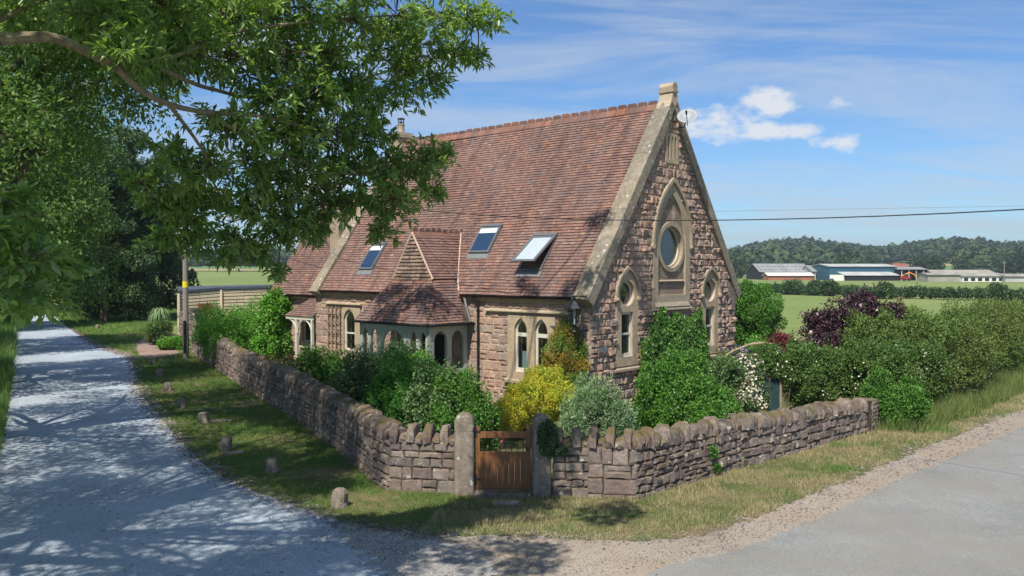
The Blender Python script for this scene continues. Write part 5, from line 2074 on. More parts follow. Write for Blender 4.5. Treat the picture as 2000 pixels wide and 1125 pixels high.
# beyond the house corner
def round_tree(label, px, d, r, h, n, L, W, mat, cat='tree', name='tree', zc=None, group=None, sub=40, sr=.26):
    x = (px - 1000) / F_PX * d
    z = terr(x, d)
    root = empty(name, (x, d, float(z)), label, cat, group)
    P, N = lumps_points([(0, 0, h - r * .95, r, r, r * 1.0), (0, 0, (h - r) * .75, r * .85, r * .85, r * .8)], n, sub, sr)
    k = P[:, 2] > .1
    P, N = P[k], N[k]
    m_ = len(P)
    v, f = leaf_arrays(P, N + RNG.normal(size=(m_, 3)) * .6, N + RNG.normal(size=(m_, 3)) * .5, L * RNG.uniform(.7, 1.2, m_), W)
    npmesh('crown', v, f, mat, root)
    mb = MB()
    mb.tube([(0, 0, -.1), (.02, 0, h * .35), (0, .05, h * .7)], [r * .09, r * .07, r * .03], 7)
    for q in range(4):
        a_ = q * 1.57 + .4
        mb.tube([(0, 0, h * .3), (cos(a_) * r * .35, sin(a_) * r * .35, h * .5), (cos(a_) * r * .6, sin(a_) * r * .6, h * .7)], [r * .05, r * .035, r * .01], 5)
    mb.build('trunk', 'bark', root)
    return root


round_tree('rounded bright green tree just behind the right corner of the house', 1462, 37, 1.65, 4.1, 34000, .09, .05, 'shrub_leaf', sub=60, sr=.2)
B('shrub', 'lime green low shrub at the foot of the rounded tree', 'shrub', 1490, 32.5, [(0, 0, 1.1, .9, .6, .8)], 7000, .08, .05, 'laurel_leaf', subs=18)
B('red_shrub', 'upright deep red barberry shrub beside the dark elder', 'shrub', 1530, 31.0,
  [(0, 0, 1.55, .72, .5, .62), (0, 0, 1.0, .65, .5, .8)], 11000, .1, .035, 'red_leaf', up=1.4, subs=24)
B('elder', 'dark purple leaved elder with flat pink flower heads above the hedge', 'shrub', 1680, 29.5,
  [(0.0, 0.0, 2.544, 1.484, 0.954, 1.007), (-0.954, 0.0, 2.014, 1.272, 0.848, 0.954), (0.848, -0.212, 2.014, 1.166, 0.742, 0.954), (0.106, 0.0, 3.233, 0.636, 0.53, 0.477), (-1.378, 0.0, 2.756, 0.53, 0.424, 0.371), (0.954, 0.0, 2.968, 0.53, 0.424, 0.371), (0.318, -0.318, 1.166, 0.954, 0.636, 0.954)], 17000, .13, .055, 'purple_leaf', subs=22, subr=.3, droop=.2,
  flower=('palepink_petal', 60, .16))
B('shrub', 'sparse bronze leaved bush rising behind the elder', 'shrub', 1752, 31.5, [(0, 0, 2.6, .7, .5, .75), (.6, 0, 2.4, .7, .4, .5)], 3600, .11, .06, 'bronze_leaf', subs=16, subr=.2)
# the hedges: one continuous planted hedge per run


def hedge(name, label, pts, hts, wid, n, L, W, mat, flower=None, subs=90, subr=.3, group=None, cat='hedge'):
    o = Vector((pts[0][0], pts[0][1], float(terr(*pts[0]))))
    root = empty(name, o, label, cat, group)
    lum = []
    for i_ in range(len(pts) - 1):
        A_, B_ = Vector(pts[i_]), Vector(pts[i_ + 1])
        k = max(1, int((B_ - A_).length / (wid * .7)))
        for q in range(k):
            t = (q + .5) / k
            p = A_.lerp(B_, t)
            h = hts[i_] + (hts[i_ + 1] - hts[i_]) * t
            zz = float(terr(p.x, p.y)) - o.z
            j = random.uniform(-.12, .12) * wid
            lum.append((p.x - o.x + j, p.y - o.y + j, zz + h * .5, wid * .62, wid * .62, h * .52 * random.uniform(.93, 1.05)))
    bush('', '', '', None, lum, n, L, W, mat, parent=root, subs=subs, subr=subr, stems=min(14, len(lum) * 2), flower=flower)
    return root


hedge('hedge', 'mixed garden hedge dotted with white flowers right behind the low end of the stone wall', [(8.3, 26.0), (9.6, 25.8), (10.8, 25.6), (12.2, 26.2), (13.2, 27.6)], [2.55, 2.4, 2.3, 2.35, 2.5], 1.7, 95000, .07, .045, 'hedge_leaf',
      flower=('white_petal', 900, .055), subs=40, subr=.25)
hedge('hedge', 'taller olive green hawthorn hedge curving away along the road on the right', [(11.2, 28.5), (13.2, 28.4), (14.8, 29.2), (16.2, 31), (18, 33.4), (20.5, 36.3), (24, 40.5)], [3.1, 3.35, 3.35, 3.3, 3.25, 3.2, 3.2], 2.3, 120000, .085, .045, 'hawthorn_leaf',
      flower=('white_petal', 90, .08), subs=60, subr=.2)
hedge('hedge', 'farther stretch of roadside hedge beyond the bend on the right', [(25, 41.5), (31, 49), (40, 60), (52, 75)], [3.1, 3.1, 3.0, 3], 2.6, 40000, .14, .08, 'hawthorn_leaf', subs=40, subr=.22)
B('shrub', 'small glossy green laurel bush at the end of the low wall', 'shrub', 1765, 24.0, [(0, 0, .7, .75, .6, .75), (-.5, .5, .9, .6, .5, .8)], 16000, .06, .04, 'shrub_leaf', subs=24)


# ------------------------------------------------------------------ grass
def in_poly(x, y, poly):
    r = np.zeros(len(x), bool)
    n = len(poly)
    for i in range(n):
        x0, y0 = poly[i][0], poly[i][1]
        x1, y1 = poly[(i + 1) % n][0], poly[(i + 1) % n][1]
        c = ((y0 > y) != (y1 > y)) & (x < (x1 - x0) * (y - y0) / (y1 - y0 + 1e-12) + x0)
        r ^= c
    return r


def vnoise(x, y, s, seed=0):
    """cheap smooth noise 0..1"""
    g = np.random.default_rng(seed).random((64, 64))
    u, v_ = x / s, y / s
    iu, iv_ = np.floor(u).astype(int), np.floor(v_).astype(int)
    fu, fv = u - iu, v_ - iv_
    fu, fv = fu * fu * (3 - 2 * fu), fv * fv * (3 - 2 * fv)
    a = g[iu % 64, iv_ % 64]
    b = g[(iu + 1) % 64, iv_ % 64]
    c = g[iu % 64, (iv_ + 1) % 64]
    d = g[(iu + 1) % 64, (iv_ + 1) % 64]
    return a * (1 - fu) * (1 - fv) + b * fu * (1 - fv) + c * (1 - fu) * fv + d * fu * fv


def grass(name, poly, dens, h, wdt, mat, seed=1, bald=.3, edge=0, tall=0.0, dfar=40.0, avoid=()):
    rg = np.random.default_rng(seed)
    xs = [p[0] for p in poly]
    ys = [p[1] for p in poly]
    A = (max(xs) - min(xs)) * (max(ys) - min(ys))
    n = int(A * dens)
    x = rg.uniform(min(xs), max(xs), n)
    y = rg.uniform(min(ys), max(ys), n)
    keep = in_poly(x, y, poly)
    for av in avoid:
        keep &= ~in_poly(x, y, av)
    x, y = x[keep], y[keep]
    # thinner far away, but larger
    d = np.hypot(x, y)
    pk = np.clip((20 / d) ** 1.5, .04, 1)
    nz = .6 * vnoise(x, y, .8, seed) + .4 * vnoise(x, y, .23, seed + 1)
    k = (rg.random(len(x)) < pk) & (nz + rg.normal(size=len(x)) * .1 > bald)
    x, y, d, nz = x[k], y[k], d[k], nz[k]
    n = len(x)
    sc_ = np.clip(d / 20, 1, 3) ** .7
    hh = h * rg.uniform(.5, 1.3, n) * (.5 + nz) * sc_ * (1 + tall * vnoise(x, y, 1.6, seed + 2))
    a = rg.uniform(0, 2 * pi, n)
    lean = rg.uniform(.1, .75, n)
    b = rg.uniform(0, 2 * pi, n)
    base = np.stack([x, y, np.zeros(n) + .002], 1)
    side = np.stack([np.cos(a), np.sin(a), np.zeros(n)], 1) * (wdt * sc_ * .5)[:, None]
    tip = base + np.stack([np.cos(b) * hh * lean, np.sin(b) * hh * lean, hh], 1)
    v = np.stack([base - side, base + side, tip], 1).reshape(-1, 3)
    f = np.arange(3 * n).reshape(-1, 3)
    o = npmesh(name, v, f, mat)
    return tag(o, kind='stuff')


def tagstuff(o, label, cat):
    return tag(o, label, cat, kind='stuff')


lr = [(p.x, p.y) for p in LANE_R]
vg = [(p.x, p.y) for p in VERGE if p.y < 60]
wl = [(x - .03, y - .03) for x, y in LW]
wr = [(x + .03, y - .03) for x, y in RW]
gate_gap = [(-.8, 16.75), (.45, 16.75)]
leftverge = [p for p in lr if p[1] < 43] + [(-1.3, 14.4), (-.9, 14.35), (-1.16, 17.0)] + wl[::-1]
leftverge = [p for p in lr if p[1] < 42.5] + vg[1:8] + [(-1.2, 17.05)] + wl[::-1][1:]
tagstuff(grass('grass', leftverge, 1500, .05, .012, 'grass_lush', 4, .33), 'short shaded green grass between the lane and the long garden wall', 'grass')
rv = [p for p in vg if p[0] > -1.6] + [(40, 56), (27, 43), (21, 35.2), (16.5, 29.6), (12.8, 26.2), (10.6, 24.2), (10.1, 23.6)] + wr[::-1] + [(.8, 16.8), (.3, 16.6), (-.7, 16.6), (-1.2, 16.9)]
tagstuff(grass('grass', rv, 1500, .05, .012, 'grass_dry', 9, .40, tall=1.0), 'dry yellowish verge grass in the sun in front of the right garden wall', 'grass')
tg = [(10.0, 23.4), (11.2, 23.2), (14.6, 26.6), (18, 30.3), (24, 36.6), (36, 49), (33, 50), (25, 40.5), (20, 34.8), (16.4, 30), (12.6, 26.3), (10.8, 25.0)]
tagstuff(grass('tall_grass', tg, 1100, .19, .012, 'hay_grass', 12, .3, tall=1.2), 'tall pale seeding grass along the foot of the roadside hedge', 'grass')
lv = [(p.x - .02, p.y) for p in LANE_L if 5 < p.y < 85]
lv2 = lv + [(p[0] - 3.2, p[1] + 1) for p in lv[::-1]]
tagstuff(grass('tall_grass', lv2, 600, .22, .016, 'grass_lush', 15, .2, tall=1.2), 'lush green grass bank along the left edge of the shaded lane', 'grass')
fl = [(-19.5, 44.6), (-25.6, 52.5), (-39.7, 75), (-60, 108), (-42, 108), (-27, 78), (-26.4, 62), (-25.2, 60), (-22.6, 51.5)]
tagstuff(grass('grass', fl, 900, .06, .014, 'grass_lush', 19, .25), 'lawn like grass between the far lane and the soil driveway', 'grass')
lw = [(4.5, 19.2), (7.4, 22), (10, 24.4), (8.8, 27), (5.5, 23.6)]
tagstuff(grass('grass', lw + [(3.2, 21.5), (3.2, 18)], 700, .05, .013, 'grass_dry', 23, .2), 'small sunlit lawn inside the right garden wall', 'grass')

# pebbles and grit scattered along the edges of the lane and the road
def pebbles(name, line, n, spread, label, smin=.008, smax=.03, seed=1):
    rg = np.random.default_rng(seed)
    L = np.array([(p[0], p[1]) for p in line])
    k = rg.integers(0, len(L) - 1, n)
    t = rg.random(n)[:, None]
    p = L[k] * (1 - t) + L[k + 1] * t + rg.normal(size=(n, 2)) * spread
    s = rg.uniform(smin, smax, n) * np.clip(np.hypot(p[:, 0], p[:, 1]) / 15, .8, 2.5)
    octv = np.array([(1, 0, 0), (0, 1, 0), (-1, 0, 0), (0, -1, 0), (0, 0, .7)], float)
    jit = rg.uniform(.6, 1.2, (n, 5, 1))
    v = np.concatenate([p, np.full((n, 1), .012)], 1)[:, None, :] + octv[None] * s[:, None, None] * jit
    f = np.array([(0, 1, 4), (1, 2, 4), (2, 3, 4), (3, 0, 4)])
    ff = (np.arange(n)[:, None, None] * 5 + f[None]).reshape(-1, 3)
    return tagstuff(npmesh(name, v.reshape(-1, 3), ff, 'pebble'), label, 'gravel')


pebbles('gravel', [p for p in lr if p[1] < 60] + vg[:8], 4200, .16, 'loose pale gravel gathered along the right edge of the lane', seed=2)
pebbles('gravel', vg[5:], 2200, .22, 'loose grit scattered along the edge of the road verge', seed=3)
pebbles('gravel', [(-2, 13.6), (0, 13), (1.5, 12.8), (3.5, 13.9), (6, 16.2), (9, 19.3), (14, 24)], 3500, .3, 'loose grit lying between the lane mouth and the tarmac', .006, .018, seed=4)

rgf = np.random.default_rng(77)
nf = 2600
fx = rgf.uniform(-17, 2.5, nf)
fy = rgf.uniform(12, 34, nf)
kf = (fx / fy > -.62) & (fx < 2.5)
fx, fy = fx[kf], fy[kf]
nf = len(fx)
v, f = leaf_arrays(np.stack([fx, fy, np.full(nf, .02)], 1), np.stack([rgf.normal(size=nf), rgf.normal(size=nf), rgf.normal(size=nf) * .1], 1), np.tile(np.array([[0.05, 0, 1.0]]), (nf, 1)), rgf.uniform(.03, .075, nf), .025)
tagstuff(npmesh('leaf_litter', v, f, 'bronze_leaf'), 'scattered fallen leaves lying on the lane and verge under the oak', 'leaf litter')

pebbles('gravel', [(-3.2, 14.6), (-1.6, 13.6), (-.8, 12.8), (-.9, 11.8)], 4500, .42, 'pale chippings spilling from the lane onto the dusty junction', .006, .016, seed=6)

# ------------------------------------------------------------------ trees
def limb_tube(mb, p0, p1, r0, r1, bend=.12, n=6):
    p0, p1 = Vector(p0), Vector(p1)
    L = (p1 - p0).length
    off = Vector((random.uniform(-1, 1), random.uniform(-1, 1), random.uniform(0, 1))) * L * bend
    pts, rad = [], []
    for k in range(n + 1):
        t = k / n
        pts.append(p0.lerp(p1, t) + off * sin(t * pi) + Vector((random.uniform(-1, 1), random.uniform(-1, 1), random.uniform(-1, 1))) * L * .015)
        rad.append(r0 + (r1 - r0) * t)
    mb.tube(pts, rad, 7 if r0 > .03 else 5, wob=.06)
    return pts


def spray(tw, c, R, nt, leaves_per, acc, L0=.13, W0=.04, start=None, flat=.75):
    """twigs radiating in a ball round c, each ending in drooping rosettes of leaves"""
    c = Vector(c)
    for _ in range(nt):
        d = Vector((random.gauss(0, 1), random.gauss(0, 1), random.gauss(.1, flat))).normalized()
        r = R * random.uniform(.35, 1.12) ** .8
        e = c + Vector((d.x * r, d.y * r, d.z * r * .8))
        s = c + (e - c) * random.uniform(.0, .3)
        mid = s.lerp(e, .55) + Vector((0, 0, .06 * r))
        tw.tube([s, mid, e], [.009, .006, .003], 4, cap=False)
        for t in (1.0, .8, .6, .42):
            q = s.lerp(mid, t / .55) if t < .55 else mid.lerp(e, (t - .55) / .45)
            acc.append((q.x, q.y, q.z, (e - s).normalized().x, (e - s).normalized().y, (e - s).normalized().z, leaves_per if t == 1.0 else leaves_per * .55))


def rosettes(acc, L0, W0, seed=1):
    rg = np.random.default_rng(seed)
    A = np.array(acc)
    cnt = np.maximum(1, (A[:, 6] * rg.uniform(.7, 1.3, len(A))).astype(int))
    idx = np.repeat(np.arange(len(A)), cnt)
    n = len(idx)
    P = A[idx, :3] + rg.normal(size=(n, 3)) * .018
    D_ = A[idx, 3:6]
    ax = unit(D_ * .55 + unit(rg.normal(size=(n, 3))) * .95 + np.array([0, 0, -.22]))
    nr = unit(rg.normal(size=(n, 3)) * .45 + np.array([0, 0, 1.0]))
    s = rg.uniform(.45, 1.3, n)
    return leaf_arrays(P + ax * .01, ax, nr, L0 * s, W0 * s * rg.uniform(.75, 1.3, n))


# the oak over the lane mouth: limbs reach in from the left
random.seed(17)
RNG = np.random.default_rng(17)
oak = empty('oak_tree', (-11.2, 8.2, 0), 'large oak reaching in from the upper left, its leafy limbs overhanging lane and roof', 'tree')
o0 = Vector(oak.location)
tk, tw, acc = MB(), MB(), []
trunk_top = Vector((-10.6, 8.6, 7.0))
tk.tube([Vector((-11.2, 8.2, -.1)) - o0, Vector((-11.1, 8.3, 2.5)) - o0, Vector((-10.8, 8.5, 5)) - o0, trunk_top - o0, Vector((-10.4, 8.8, 10)) - o0, Vector((-9.6, 9.2, 13)) - o0], [.5, .4, .36, .3, .2, .08], 12, wob=.06)
limbs = [
    ([(0, 78, 7.6), (60, 72, 7.7), (110, 76, 7.8), (160, 97, 8.0), (225, 132, 8.3), (270, 172, 8.6), (330, 204, 9.0), (410, 220, 9.5), (500, 226, 10.2), (600, 250, 11)], .055, .02),
    ([(262, 105, 8.6), (300, 125, 9), (370, 160, 9.6), (430, 178, 10.2), (490, 190, 11), (600, 180, 12), (720, 150, 13), (860, 110, 13.6)], .032, .012),
    ([(225, 132, 8.3), (340, 110, 9.2), (470, 60, 10), (640, 40, 11), (800, 30, 12), (930, 45, 12.6)], .03, .008),
    ([(410, 220, 9.5), (520, 290, 10.6), (640, 330, 11.6), (740, 340, 12.2), (850, 320, 12.6)], .025, .008),
    ([(330, 204, 9.0), (400, 300, 10), (430, 380, 11), (520, 440, 12)], .022, .007),
    ([(0, 40, 9), (60, 10, 9.2), (150, -20, 9.4)], .03, .01),
]
limb_pts = []
for pl, r0, r1 in limbs:
    w_ = [D(*p) for p in pl]
    w_ = [Vector(p) for p in catmull(w_, 3)]
    n_ = len(w_)
    tk.tube([p - o0 for p in w_], [r0 + (r1 - r0) * k / (n_ - 1) for k in range(n_)], 8, wob=.08)
    limb_pts += w_
first = D(0, 78, 7.6)
tk.tube([trunk_top - o0, Vector((-8.0, 8.2, 7.2)) - o0, Vector((-5.6, 7.7, 6.9)) - o0, first - o0], [.22, .13, .08, .056], 9, wob=.06)
tk.tube([Vector((-10.5, 8.7, 8.6)) - o0, Vector((-8, 8.9, 8)) - o0, D(0, 40, 9) - o0], [.14, .07, .03], 8)
blobs = [
    # px, py, depth, radius px, twigs
    (30, 30, 9.5, 70, 16), (120, 20, 9.5, 80, 20), (215, 45, 8.8, 85, 30), (250, 95, 8.4, 60, 22), (330, 30, 9.6, 90, 28), (430, 20, 10.2, 90, 28),
    (520, 40, 10.8, 85, 28), (610, 30, 11.2, 85, 28), (700, 45, 11.6, 80, 26), (780, 30, 12, 75, 24), (850, 40, 12.3, 65, 22), (915, 35, 12.6, 55, 18), (965, 45, 12.8, 32, 8),
    (890, 100, 13, 45, 14), (935, 110, 13, 32, 8), (820, 110, 12.8, 55, 18), (750, 110, 12.4, 60, 22),
    (300, 110, 9.4, 60, 18), (380, 110, 9.9, 80, 26), (470, 120, 10.4, 80, 30), (560, 120, 11, 80, 30), (650, 120, 11.6, 75, 28),
    (700, 185, 12, 60, 22), (790, 175, 12.6, 50, 16), (840, 165, 12.8, 35, 10), (620, 200, 11.4, 70, 28), (540, 200, 10.8, 70, 28), (460, 260, 10.2, 70, 24),
    (560, 270, 11.2, 75, 30), (650, 275, 11.6, 70, 30), (720, 250, 12, 50, 18), (745, 215, 12.2, 35, 10),
    (500, 340, 11, 70, 26), (590, 350, 11.6, 75, 30), (680, 340, 12, 70, 28), (760, 340, 12.4, 65, 28), (830, 315, 12.6, 50, 22), (868, 300, 12.7, 28, 8),
    (840, 365, 12.6, 32, 10), (770, 395, 12.4, 50, 20), (745, 445, 12.3, 28, 9), (700, 400, 12.2, 45, 14), (640, 410, 12, 55, 18), (570, 420, 11.8, 60, 22), (500, 420, 11.6, 60, 24),
    (610, 455, 12, 34, 10), (555, 470, 12, 38, 12), (470, 470, 11.8, 50, 18), (545, 520, 12.2, 18, 5), (500, 505, 12, 26, 7), (440, 505, 12, 24, 6), (400, 330, 10.6, 70, 24), (340, 300, 10.4, 50, 12),
    (410, 400, 11.4, 65, 26), (350, 420, 11.4, 60, 24), (300, 380, 11, 50, 18), (380, 470, 11.8, 45, 16), (320, 470, 11.8, 40, 12),
]
for (bx, by, dpt, rr, ntw) in blobs:
    c = D(bx, by, dpt)
    R = rr / F_PX * dpt
    near_ = min(limb_pts, key=lambda p: (p - c).length)
    limb_tube(tw, near_ - o0, c - o0, .014, .007, .1, 5)
    # depth of the spray: several clumps behind each other
    for q in range(2):
        cc = c + Vector((0, (q - .5) * R * 1.2, random.uniform(-.1, .1)))
        spray(tw, cc - o0, R * 1.08, int(ntw * .85), 8, acc)
v, f = rosettes(acc, .13, .04, 2)
tk.build('trunk', 'lichen_bark', oak)
tw.build('twigs', 'twig', oak)
npmesh('leaves', v, f, 'oak_leaf', oak)
# low branch close by on the left
acc2, tw2 = [], MB()
base_ = D(-60, 470, 6.0)
tw2.tube([Vector((-11.0, 8.3, 4.2)) - o0, Vector((-7, 7.2, 4.8)) - o0, base_ - o0, D(80, 520, 6.4) - o0, D(150, 560, 6.8) - o0], [.09, .05, .03, .012, .005], 7)
for (bx, by, dpt, rr, ntw) in ((20, 390, 6.4, 55, 9), (60, 420, 6.8, 50, 8), (40, 500, 6.2, 80, 15), (110, 520, 6.6, 45, 8), (30, 575, 6.2, 70, 13), (100, 585, 6.6, 50, 9), (-30, 450, 6, 70, 10), (60, 610, 6.6, 25, 4)):
    c = D(bx, by, dpt)
    R = rr / F_PX * dpt
    limb_tube(tw2, base_ - o0, c - o0, .012, .006, .1, 5)
    spray(tw2, c - o0, R, ntw, 7, acc2)
v, f = rosettes(acc2, .125, .043, 5)
npmesh('leaves', v, f, 'oak_leaf', oak)
tw2.build('twigs', 'lichen_bark', oak)
# upper crown above the frame: gives the dappled shade on lane, verge and porch
RNG = np.random.default_rng(71)


def crown(lumps, n, L, W, mat, parent, subs=30, subr=.3, gap=0.0, name='leaves'):
    P, N = lumps_points(lumps, n, subs, subr, .15)
    m_ = len(P)
    v, f = leaf_arrays(P, N + RNG.normal(size=(m_, 3)) * .8 + np.array([0, 0, -.3]), N * .6 + RNG.normal(size=(m_, 3)) * .5 + np.array([0, 0, .6]), L * RNG.uniform(.7, 1.25, m_), W)
    npmesh(name, v, f, mat, parent)


up = [(-9.5, 6, 10.5, 4.0, 3.5, 2.4), (-6.2, 4.8, 9.8, 2.8, 3.2, 1.8), (-12, 12, 9.5, 3.2, 4, 2.6), (-9, 10.5, 11.5, 3.4, 3.2, 2.0),
      (-3.4, 4.0, 8.6, 1.7, 2.0, 1.1), (-13, 4, 9, 3.5, 4, 3), (-8, 1.5, 9.5, 3.5, 3, 2.2), (-6.6, 15.2, 9.4, 2.0, 2.2, 1.0), (-9.6, 20.5, 9.8, 2.4, 2.5, 1.2), (-8.6, 17.6, 10.4, 2.2, 2.0, 1.0), (-4.0, 14.5, 12.2, 1.8, 2.0, .9), (-7.5, 15.0, 12.5, 2.4, 2.2, 1.0), (-6.3, 23.4, 12.3, 1.3, 1.0, .55), (-5.3, 22.0, 12.6, .8, .8, .4), (-7.6, 21.5, 12.8, 1.4, 1.2, .7), (-2.6, 7.4, 8.8, 1.1, .95, .6), (-2.7, 9.7, 9.6, 1.0, .9, .5), (-1.0, 9.4, 9.6, .75, .8, .4), (-4.6, 7.6, 9.1, 1.4, 1.2, .8), (-1.0, 18.5, 14.6, .9, .8, .5), (.2, 21, 15.2, .5, .6, .3), (.9, 19.6, 15.6, .25, .9, .25), (-2.4, 20.4, 14.0, .3, .9, .25)]
up = [(x - o0.x, y - o0.y, z, a, b, c) for x, y, z, a, b, c in up]
crown(up, 125000, .16, .065, 'oak_leaf', oak, 13, .36)
ub = MB()
for l in up:
    limb_tube(ub, Vector((-10.4, 8.8, 8.5)) - o0, Vector(l[:3]), .09, .02, .08)
ub.build('branches', 'bark', oak)


def big_tree(label, x, y, h, r, n, L, W, mat, seed, z0=.28, group='roadside trees along the left of the lane', lean=(0, 0), k=16, barkm='bark'):
    random.seed(seed)
    z = float(terr(x, y))
    root = empty('roadside_tree', (x, y, z), label, 'tree', group)
    tb, bb = MB(), MB()
    top = Vector((lean[0], lean[1], h * .62))
    tb.tube([(0, 0, -.1), (lean[0] * .2, lean[1] * .2, h * .2), (lean[0] * .6, lean[1] * .6, h * .4), top], [r * .075, r * .058, r * .045, r * .03], 10, wob=.06)
    lum = []
    for q in range(k):
        a_ = q * 2.4 + random.uniform(-.3, .3)
        t = (q + .5) / k
        zz = h * (z0 + (.92 - z0) * t)
        rr = r * .78 * sqrt(max(.05, 1 - ((t - .38) / .75) ** 2)) * random.uniform(.6, 1.0)
        c = Vector((lean[0] * t + cos(a_) * rr, lean[1] * t + sin(a_) * rr, zz))
        s_ = r * random.uniform(.3, .44)
        lum.append((c.x, c.y, c.z, s_, s_, s_ * .72))
        st_ = Vector((lean[0] * .5, lean[1] * .5, h * (.18 + .4 * t)))
        limb_tube(tb, st_, c, r * .026, r * .008, .1)
    tb.build('trunk', barkm, root)
    crown(lum, n, L, W, mat, root, 16, .36, name='crown')
    return root


RNG = np.random.default_rng(5)
big_tree('dark trunked oak standing at the left lane edge behind the near branches', -20.2, 32.5, 13.0, 6.2, 52000, .17, .085, 'tree_leaf', 31, .34, k=22)
big_tree('large tree left of the lane, mostly outside the picture beyond the near oak', -16.8, 19.5, 12.8, 6.2, 36000, .17, .075, 'tree_leaf', 32, .46, k=24, lean=(5, 2.5))
big_tree('pale green tree behind the dark trunked oak on the left', -29.5, 46, 14.0, 6.5, 40000, .2, .11, 'light_leaf', 33, .3, k=20)
big_tree('far roadside tree over the distant end of the lane', -41, 62, 14.0, 7.0, 38000, .24, .14, 'tree_leaf', 34, .22, k=20)
big_tree('farthest roadside tree where the lane disappears', -56, 84, 14.0, 7.5, 30000, .3, .18, 'tree_leaf', 35, .15, k=18)
big_tree('dense dark tree on the right side of the far lane', -34.2, 72, 17.0, 5.0, 42000, .26, .14, 'dark_leaf', 36, .12, k=22)
big_tree('dark spreading evergreen between the lane and the field', -33.6, 78, 16.0, 4.6, 36000, .27, .14, 'dark_leaf', 37, .10, k=22)
big_tree('light crowned tree far up the lane above the dark evergreens', -45, 92, 18, 7.5, 30000, .3, .18, 'light_leaf', 38, .2, k=18)
random.seed(8)
hedge('evergreen_hedge', 'dark rhododendron thicket under the trees beyond the far grass', [(-47, 96), (-41.5, 84), (-36.5, 76), (-32.5, 73), (-30.3, 73.5)], [4.6, 4.6, 5.0, 5.4, 4.8], 3.4, 60000, .2, .1, 'dark_leaf', subs=30, subr=.25, cat='thicket')
hedge('undergrowth', 'shadowed bushes along the left side of the lane under the trees', [(-19.5, 27), (-24.5, 37), (-36, 56), (-50, 80)], [1.4, 1.8, 2.2, 2.6], 2.2, 36000, .14, .08, 'tree_leaf', subs=26, subr=.3, cat='undergrowth')
# young palm-like cordyline and ferny shrubs by the driveway
pm = empty('cordyline', (-27.8, 67.6, 0), 'small palm like plant with drooping grey green leaves at the edge of the thicket', 'palm')
m = MB()
m.tube([(0, 0, 0), (.03, 0, .6), (0, 0, 1.15)], [.09, .07, .08], 7)
m.build('trunk', 'bark', pm)
RNG = np.random.default_rng(6)
vv, ff, o_ = [], [], 0
for k in range(90):
    a_ = random.uniform(0, 2 * pi)
    up_ = random.uniform(.1, .9)
    c, s = cos(a_), sin(a_)
    pts = [Vector((c * r_, s * r_, 1.15 + up_ * sin(r_ * 3.0) * .55 - r_ * r_ * .95)) for r_ in (0, .25, .5, .75, .95)]
    wv = Vector((-s, c, 0)) * .028
    vs = [p + wv * w2 for p, w2 in zip(pts, (.7, 1, .9, .6, .1))] + [p - wv * w2 for p, w2 in zip(pts, (.7, 1, .9, .6, .1))]
    vv += vs
    ff += [(o_ + i, o_ + i + 1, o_ + 5 + i + 1, o_ + 5 + i) for i in range(4)]
    o_ += 10
npmesh('leaves', np.array([tuple(p) for p in vv]), np.array(ff), 'silver_leaf', pm)
B('fern', 'drooping feathery dark green fern like shrub beside the driveway', 'fern', 312, 50.5, [(0, 0, .75, .7, .6, .65)], 9000, .3, .03, 'mixed_leaf', droop=1.1, subs=14)
B('shrub', 'low lime yellow shrub at the foot of the stone pier', 'shrub', 340, 47.5, [(0, 0, .35, .8, .5, .42), (-.5, -.2, .3, .4, .4, .3)], 9000, .08, .05, 'gold_leaf' if 0 else 'laurel_leaf', subs=20)

# ------------------------------------------------------------------ the far country
random.seed(40)
RNG = np.random.default_rng(40)
fh = 'hedgerow trees across the near field'
hedge('field_hedge', 'long dark field hedge crossing the pasture in front of the farm', [(20, 186), (46, 152), (58, 131), (72, 112), (92, 90)], [1.7, 1.7, 1.7, 1.7, 1.7], 2.6, 60000, .32, .2, 'dark_leaf', subs=26, subr=.3, cat='field hedge')
for (px, d, r, h, lab) in ((1548, 148, 2.0, 2.9, 'broad bushy hedgerow tree, leftmost of the row in front of the pale roofed barn'), (1590, 143, 1.5, 2.6, 'small round hedgerow bush, second from the left in front of the barns'),
                           (1618, 140, 1.4, 2.7, 'small round hedgerow bush, third from the left below the white wall of the teal barn'), (1730, 126, 1.4, 2.4, 'low hedgerow bush standing just proud of the hedge below the open barn'),
                           (1953, 104, 1.5, 2.7, 'dark round hedgerow bush near the right edge of the picture')):
    round_tree(lab, px, d, r, h, 4000, .3, .2, 'dark_leaf', 'tree', 'hedgerow_tree', group=fh, sub=16, sr=.35)


def far_wood(name, label, spots, per, L, mat, kind='stuff', cat='wood', solid=True):
    """many separate crowns read as one wood"""
    S = np.array(spots)     # x, y, r, h
    n = len(S)
    z = terr(S[:, 0], S[:, 1])
    idx = np.repeat(np.arange(n), per)
    d = rsph(len(idx))
    d[:, 2] = np.abs(d[:, 2]) * .95 - .15
    d = unit(d)
    r = S[idx, 2] * RNG.uniform(.72, 1.05, len(idx))
    # uneven crowns
    wob = 1 + .18 * np.sin(d[:, 0] * 5 + idx) + .14 * np.sin(d[:, 1] * 7 + idx * 1.7)
    P = np.stack([S[idx, 0] + d[:, 0] * r * wob, S[idx, 1] + d[:, 1] * r * wob, z[idx] + S[idx, 3] * .55 + d[:, 2] * S[idx, 3] * .45 * wob], 1)
    N = unit(d + RNG.normal(size=d.shape) * .45)
    a = unit(np.cross(N, rsph(len(idx))))
    v, f = leaf_arrays(P - a * L * .5, a, N, L * S[idx, 2] / 4.5, L * S[idx, 2] / 4.5 * .85)
    o = npmesh(name, v, f, mat)
    return tag(o, label, cat, kind=kind)


